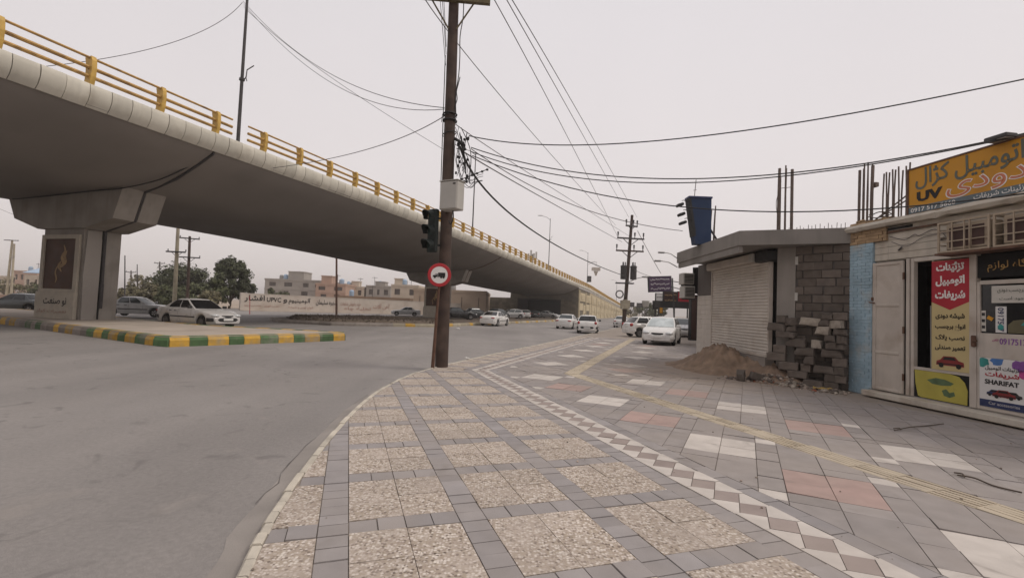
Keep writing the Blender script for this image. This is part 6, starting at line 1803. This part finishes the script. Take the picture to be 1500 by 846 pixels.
# tangle of telephone wires and connectors right of the pole
mb = MB(); rt = random.Random(4)
H0 = pp(5.75)
for k in range(16):
    a = H0+Vector((rt.uniform(.16,.5),-.1+rt.uniform(-.1,.1),rt.uniform(-.1,.5))); b = H0+Vector((rt.uniform(.2,.65),-.1+rt.uniform(-.12,.12),rt.uniform(-1.0,-.55)))
    mid = (a+b)/2+Vector((rt.uniform(-.16,.16),rt.uniform(-.05,.05),rt.uniform(-.15,.1)))
    mb.tube(spline([a,mid,b],6), rt.uniform(.006,.012), 5)
for k in range(6):
    a = H0+Vector((.2+rt.uniform(0,.3),-.1,-.9+rt.uniform(-.1,.1))); mb.tube(spline([a,a+Vector((.15,0,-.1)),a+Vector((.3,0,.05)),a+Vector((.45,0,.1))],4), .007, 4)
mb.tube(spline([pp(5.95)+Vector((.15,-.1,0)),pp(5.8)+Vector((.3,-.12,.05)),pp(5.7)+Vector((.45,-.1,-.05))],5), .04, 7)
for k in range(22):
    c = H0+Vector((rt.uniform(.2,.55),-.12+rt.uniform(-.08,.08),rt.uniform(-.95,.35))); mb.bbox(c-Vector((.025,.02,.035)),c+Vector((.025,.02,.035)),.008,0)
for k in range(8):
    c = pp(4.75)+Vector((.12+.13*k,-.12,.02+.055*k)); mb.bbox(c-Vector((.03,.025,.025)),c+Vector((.03,.025,.025)),.008,0)
mb.tube([pp(4.75)+Vector((.08,-.12,0)),pp(4.75)+Vector((1.05,-.12,.42))], .012, 5)
TP(mb.build('wire_tangle', M['black']))
# cabinet
c = pp(4.33)
t2 = thing('cabinet','pale grey junction cabinet fixed to the side of the near wooden pole','cabinet',(c.x+.17,PY-.36,4.0),R(-28))
mb = MB(); mb.bbox((-.27,-.16,0),(.27,.16,.72),.02); mb.build('box', M['cabinet'], t2)
mb = MB(); mb.bbox((-.25,-.175,.02),(.25,-.161,.70),.006); mb.bbox((-.29,-.19,.721),(.29,.17,.742),.008); dr = mb.build('door', M['cabinet'], t2)
mb = MB(); mb.bbox((.14,-.19,.62),(.22,-.176,.655),.004); mb.build('latch', M['steel_dark'], dr)
mb = MB(); mb.tube(spline([(.05,0,-.01),(.07,0,-.2),(.0,.0,-.35),(-.08,.02,-.25)],5), .016, 6); mb.build('cable_tail', M['black'], t2)
# traffic light facing down the side road
c = pp(3.5)
t2 = thing('traffic_light','black three lens traffic light on the left of the near wooden pole, unlit','traffic light',(c.x-.30,PY-.15,2.93),R(-34))
mb = MB(); mb.bbox((-.145,-.1,0),(.145,.05,1.12),.03); mb.tube([(.0,.03,.9),(.25,.3,.9)],.025,6); mb.tube([(.0,.03,.2),(.25,.3,.2)],.025,6); mb.build('housing', M['signal'], t2)
for k in range(3):
    zc = .19+k*.37
    mb = MB(); mb.lathe([(.001,.0),(.06,.012),(.115,.0)], 20, Matrix.Translation((0,-.106,zc)) @ Matrix.Rotation(PI/2,4,'X')); mb.build('lens', M['lens'], t2)
    mb = MB(); Q = []
    nA = 15
    for i in range(nA):
        a = -.65+(PI+1.3)*i/(nA-1)
        dep = .16+.13*max(0,math.sin(a)); 
        for rr_ in (.125,.137):
            Q.append([Vector((rr_*math.cos(a),-.1,zc+rr_*math.sin(a))),Vector((rr_*math.cos(a)*1.02,-.1-dep,zc+rr_*math.sin(a)*1.0-.02))])
    rings = [[Q[2*i][0],Q[2*i][1],Q[2*i+1][1],Q[2*i+1][0]] for i in range(nA)]
    mb.loft(rings); mb.build('visor', M['signal'], t2)
# no trucks sign on its own thin post in front of the pole
zc = at(643.5,402.5,12.05)
t2 = thing('traffic_sign','round red rimmed no trucks sign on a rusty post by the wooden pole','traffic sign',(zc.x,12.12,-.02))
mb = MB(); mb.tube([(-.09,.0,-.1),(-.03,.0,1.4),(.02,.0,zc.z+.25)], .032, 8); mb.tube([(-.06,.0,.0),(-.03,.0,1.4)], .036, 8); mb.build('post', M['rust'], t2)
Ms = Matrix.Translation((0,-.06,zc.z+.02)) @ Matrix.Rotation(PI/2,4,'X')
mb = MB(); mb.lathe([(.001,-.01),(.29,-.01),(.298,-.002),(.298,.006),(.29,.012),(.215,.012)], 40, Ms, smooth=False); mb.build('red_rim', M['sign_red'], t2)
mb = MB(); mb.lathe([(.214,.011),(.001,.0112)], 40, Ms, smooth=False); dk = mb.build('white_disc', M['sign_white'], t2)
mb = MB()
def flat(pts): 
    q = [(x,-.0765,zc.z+.02+z) for x,z in pts]; r = [(x,-.0725,zc.z+.02+z) for x,z in pts]; n = len(q)
    mb.add(q+r, [tuple(range(n)),tuple(range(n,2*n))[::-1]]+[(i,(i+1)%n,n+(i+1)%n,n+i) for i in range(n)])
flat([(-.03,-.035),(.15,-.035),(.15,.06),(-.03,.06)])
flat([(-.16,-.05),(.15,-.05),(.15,-.038),(-.04,-.038),(-.04,.03),(-.10,.03),(-.115,-.005),(-.16,-.012)])
for cx in (-.11,.05,.11): flat([(cx+.026*math.cos(k*.628),-.06+.026*math.sin(k*.628)) for k in range(10)])
mb.build('truck_symbol', M['sign_black'], dk)
mb = MB(); flat([(-.107,-.003),(-.093,.02),(-.07,.02),(-.07,-.003)])
for v in range(len(mb.v)): mb.v[v] = (mb.v[v][0], mb.v[v][1]-.004, mb.v[v][2])
mb.build('cab_window', M['sign_white'], dk)

# ------------------------------------------------------------------ far power pole with transformers
b = gnd(913,481,-.02); k0 = at(926,315,b.y)
t3 = thing('power_pole','dark wooden power pole with transformers and crossarms beyond the parked cars','power pole',b)
dv = (k0-b)
mb = MB(); mb.tube([Vector((0,0,-.2)),dv*.5,dv], [.23,.19,.15], 12); mb.build('shaft', M['wood'], t3)
def a2(f, w_, ang, rr_, mm='steel_dark', dz=0):
    c = dv*f+Vector((0,-.2,0)); Mx = Matrix.Translation(c) @ Matrix.Rotation(ang,4,'Z')
    mb = MB(); mb.box((-w_,-.08,-.08),(w_,.08,.08),0,Mx); mb.tube([Mx @ Vector((-w_*.6,0,0)), dv*f-Vector((0,.1,w_*.5))], .04, 5); mb.tube([Mx @ Vector((w_*.6,0,0)), dv*f-Vector((0,.1,w_*.5))], .04, 5)
    o = mb.build('crossarm', M[mm], t3)
    for x in (-w_*.95,w_*.95,w_*.3):
        mb = MB(); mb.lathe([(.05,0),(.04,.2),(.10,.25),(.06,.4),(.12,.48),(.05,.6),(.001,.62)], 8, Mx @ Matrix.Translation((x,0,.08))); q = mb.build('insulator', M['trim'], o)
a2(.79,1.5,.12,.1); a2(.68,1.5,.05,.1,'wood'); a2(.90,.7,.3,.1)
for sx in (-1,1):
    mb = MB(); c = dv*.49+Vector((sx*.52,-.40,0)); mb.lathe([(.001,-.75),(.32,-.75),(.34,-.65),(.34,.55),(.37,.6),(.37,.66),(.25,.75),(.001,.75)], 16, Matrix.Translation(c))
    for q in range(3): mb.lathe([(.05,0),(.07,.1),(.04,.2),(.07,.28),(.03,.36),(.001,.36)], 8, Matrix.Translation(c+Vector((.15*math.cos(q*2.1),.15*math.sin(q*2.1),.75))))
    mb.build('transformer', M['steel_dark'], t3)
mb = MB(); c = dv*.40; mb.box((-.95,-.3,c.z-.1),(.95,-.15,c.z+.02)); mb.box((-.95,.15,c.z-.1),(.95,.3,c.z+.02)); mb.build('platform', M['steel_dark'], t3)
mb = MB(); mb.lathe([(.38+.07*math.cos(q*.785),.07*math.sin(q*.785)) for q in range(9)], 20, Matrix.Translation(dv*.29+Vector((-.75,-.3,.1))) @ Matrix.Rotation(PI/2,4,'X')); mb.build('cable_coil', M['cable_grey'], t3)
mb = MB(); mb.tube([dv*.40+Vector((0,-.2,0)),dv*.44+Vector((.9,-.3,.0)),dv*.455+Vector((1.6,-.4,.0))], [.05,.045,.04], 6); mb.bbox(dv*.455+Vector((1.5,-.6,-.07)),dv*.455+Vector((2.6,-.2,.10)),.06); mb.build('lamp_arm', M['steel'], t3)
mb = MB(); mb.lathe([(.42,.6),(.30,.0),(.05,-.05)], 10, Matrix.Translation(dv*.20+Vector((2.1,-.4,0)))); mb.build('cone_shade', M['cabinet'], t3)
mb = MB()
mb.lathe([(.262,-.55),(.262,.55)], 14, Matrix.Translation(dv*.21)); mb.lathe([(.60,-.45),(.62,.45)], 4, Matrix.Translation(dv*.21) @ Matrix.Rotation(PI/4,4,'Z'), smooth=False); mb.build('pole_placard', M['kerb_pale'], t3)

# ------------------------------------------------------------------ overhead cables
def wire(label, pts, r=.014, m_='cable_grey', grp='overhead cables', n=28):
    """pts: three world points, the middle one on the sagging curve"""
    a, m__, b = [Vector(p) for p in pts]
    c = m__*2-(a+b)*.5
    P = [a*(1-s)**2+c*2*s*(1-s)+b*s*s for s in [i/n for i in range(n+1)]]
    mid = a
    mb = MB(); mb.tube([p-mid for p in P], r, 5)
    o = mb.build('overhead_cable', M[m_]); o.location = mid
    return tag(o, label, 'cable', grp)
def W3(p0,d0,pm,dm,p1,d1): return [at(*p0,d0), at(*pm,dm), at(*p1,d1)]
lt = BR(22.55+off,8.45,zr(25)-1+9.2)
wire('thin upper cable from the near lamp post to the near wooden pole', W3((356,2),22.5,(470,100),17.5,(651,158),12.42), .011)
wire('thin lower cable from the near lamp post to the near wooden pole', W3((357,6),22.5,(480,118),17.5,(651,160),12.42), .010)
wire('faint cable from the near lamp post passing behind the wooden pole', W3((357,10),22.5,(480,110),24,(665,228),26), .012)
wire('thin cable running left from the near lamp post over the guard rail', W3((355,4),22.5,(260,60),20,(60,98),18), .013)
wire('cable rising from under the overpass to the near wooden pole', W3((400,246),20,(530,221),16,(651,170),12.42), .012)
wire('long sagging cable highest across the right of the sky', W3((687,199),12.42,(965,206),10.5,(1560,103),8), .014,'black')
wire('double cable, upper strand, crossing the right side above the blue sign', W3((690,216),12.42,(1000,262),10.2,(1560,182),7.5), .013,'black')
wire('double cable, lower strand, crossing the right side above the blue sign', W3((690,222),12.42,(985,268),10.2,(1560,184),7.5), .012,'black')
wire('low cable crossing in front of the blue sign and the amber sign', W3((692,228),12.42,(1010,304),10.2,(1560,275),7.3), .013,'black')
wire('thick dark cable sagging from the near wooden pole to the far power pole', [pp(5.75)+Vector((.3,-.05,0)), at(806,354,26), at(915,404,b.y-.3)], .034,'black')
wire('cable from the near wooden pole to the upper arm of the far power pole', [pp(5.7)+Vector((.3,0,0)), at(806,296,24), at(911,354,b.y-.3)], .02)
wire('cable from the near wooden pole to the roof slab of the half built shop', W3((690,218),12.42,(850,304),15,(1000,338),16.6), .012)
wire('cable from the pole clamp down to the far power pole', [pp(6.5)+Vector((.16,0,0)), at(772,252,22), at(924,347,b.y-.3)], .014)
for q,(x0,x1,yt,lab) in enumerate(((725,905,347,'lowest'),(743,921,318,'middle'),(750,933,318,'rightmost'))):
    p0 = AX @ Vector((.30+.25*q,0,.3)); 
    p0 = at(x0-12,-20,12.4)
    wire(lab+' of three straight power lines running from the near pole to the far power pole', [p0, at(lerp(x0-12,x1,.63)+ (8,6,8)[q]-0, lerp(-20,yt,.63)+10, 26), at(x1,yt,b.y-.2)], .014)
wire('straight power line from the crossarm of the near pole to the far pole, left strand', [AX @ Vector((-.9,0,.3)), at(772,186,22), at(902,330,b.y-.2)], .014)
wire('slack line between the far power pole and the purple sign', W3((934,338),b.y-.2,(952,372),56,(968,400),60), .03)
wire('thin line from the far power pole lamp to the shops', W3((926,392),b.y-.2,(945,402),48,(985,412),44), .02)
wire('faint high line beyond the overpass on the left', W3((0,306),90,(20,314),88,(40,320),86), .03)

# small litter
p = gnd(683,526)
mb = MB(); rl = random.Random(2)
for k in range(5): rock(mb, (rl.uniform(-.07,.07),rl.uniform(-.04,.04),.03+rl.uniform(0,.03)), .045, rl)
o = mb.build('crumpled_paper', M['litter']); o.location = (p.x,p.y,0); tag(o,'crumpled white paper on the pavement right of the wooden pole','litter')
p = gnd(670,482,ROADZ)
mb = MB()
for k in range(4): rock(mb, (rl.uniform(-.15,.15),rl.uniform(-.1,.1),.05), .1, rl)
o = mb.build('paper_scrap', M['litter']); o.location = (p.x,p.y,ROADZ); tag(o,'white paper scrap lying on the road beyond the wooden pole','litter')
for k,(x0,y0,x1,y1) in enumerate(((1402,698,1497,724),(1310,632,1382,622))):
    a, b_ = gnd(x0,y0), gnd(x1,y1); L_ = b_-a
    mb = MB(); mb.tube(spline([Vector((0,0,.02)),L_*.3+Vector((.02,.03,.03)),L_*.65+Vector((-.02,.02,.015)),L_+Vector((0,0,.02))],5), [.008]*16, 6)
    mb.tube(spline([L_*.12+Vector((0,0,.02)),L_*.1+Vector((.05,.06,.03)),L_*.05+Vector((.03,.10,.02))],3), .008, 5)
    o = mb.build('dry_stick', M['stick']); o.location = a; tag(o, ('dry stick on the paving nearest the right edge','dry stick on the paving in front of the shop step')[k], 'stick')
mb = MB()
for k in range(140):
    x = rl.uniform(-2,7); y = rl.uniform(2.4,12); s = .004+.012*rl.random()**3
    if x < -1.2-.1*y: continue
    rock(mb, (x,y,.004+s*.3), s, rl)
tag(mb.build('grit', M['rubble']), kind='stuff')

# ------------------------------------------------------------------ dusty air
mb = MB(); mb.box((-1505,-305,-1.2),(1505,2605,34))
hz = tag(mb.build('haze', M['dark']), kind='stuff')
hm = bpy.data.materials.new('dusty_air'); hm.use_nodes = True
hn = hm.node_tree.nodes; hn.remove(hn['Principled BSDF'])
pv = hn.new('ShaderNodeVolumePrincipled')
pv.inputs['Color'].default_value = (.93,.88,.85,1)
pv.inputs['Density'].default_value = .0008
pv.inputs['Anisotropy'].default_value = .2
hm.node_tree.links.new(pv.outputs['Volume'], hn['Material Output'].inputs['Volume'])
hz.data.materials.clear(); hz.data.materials.append(hm)
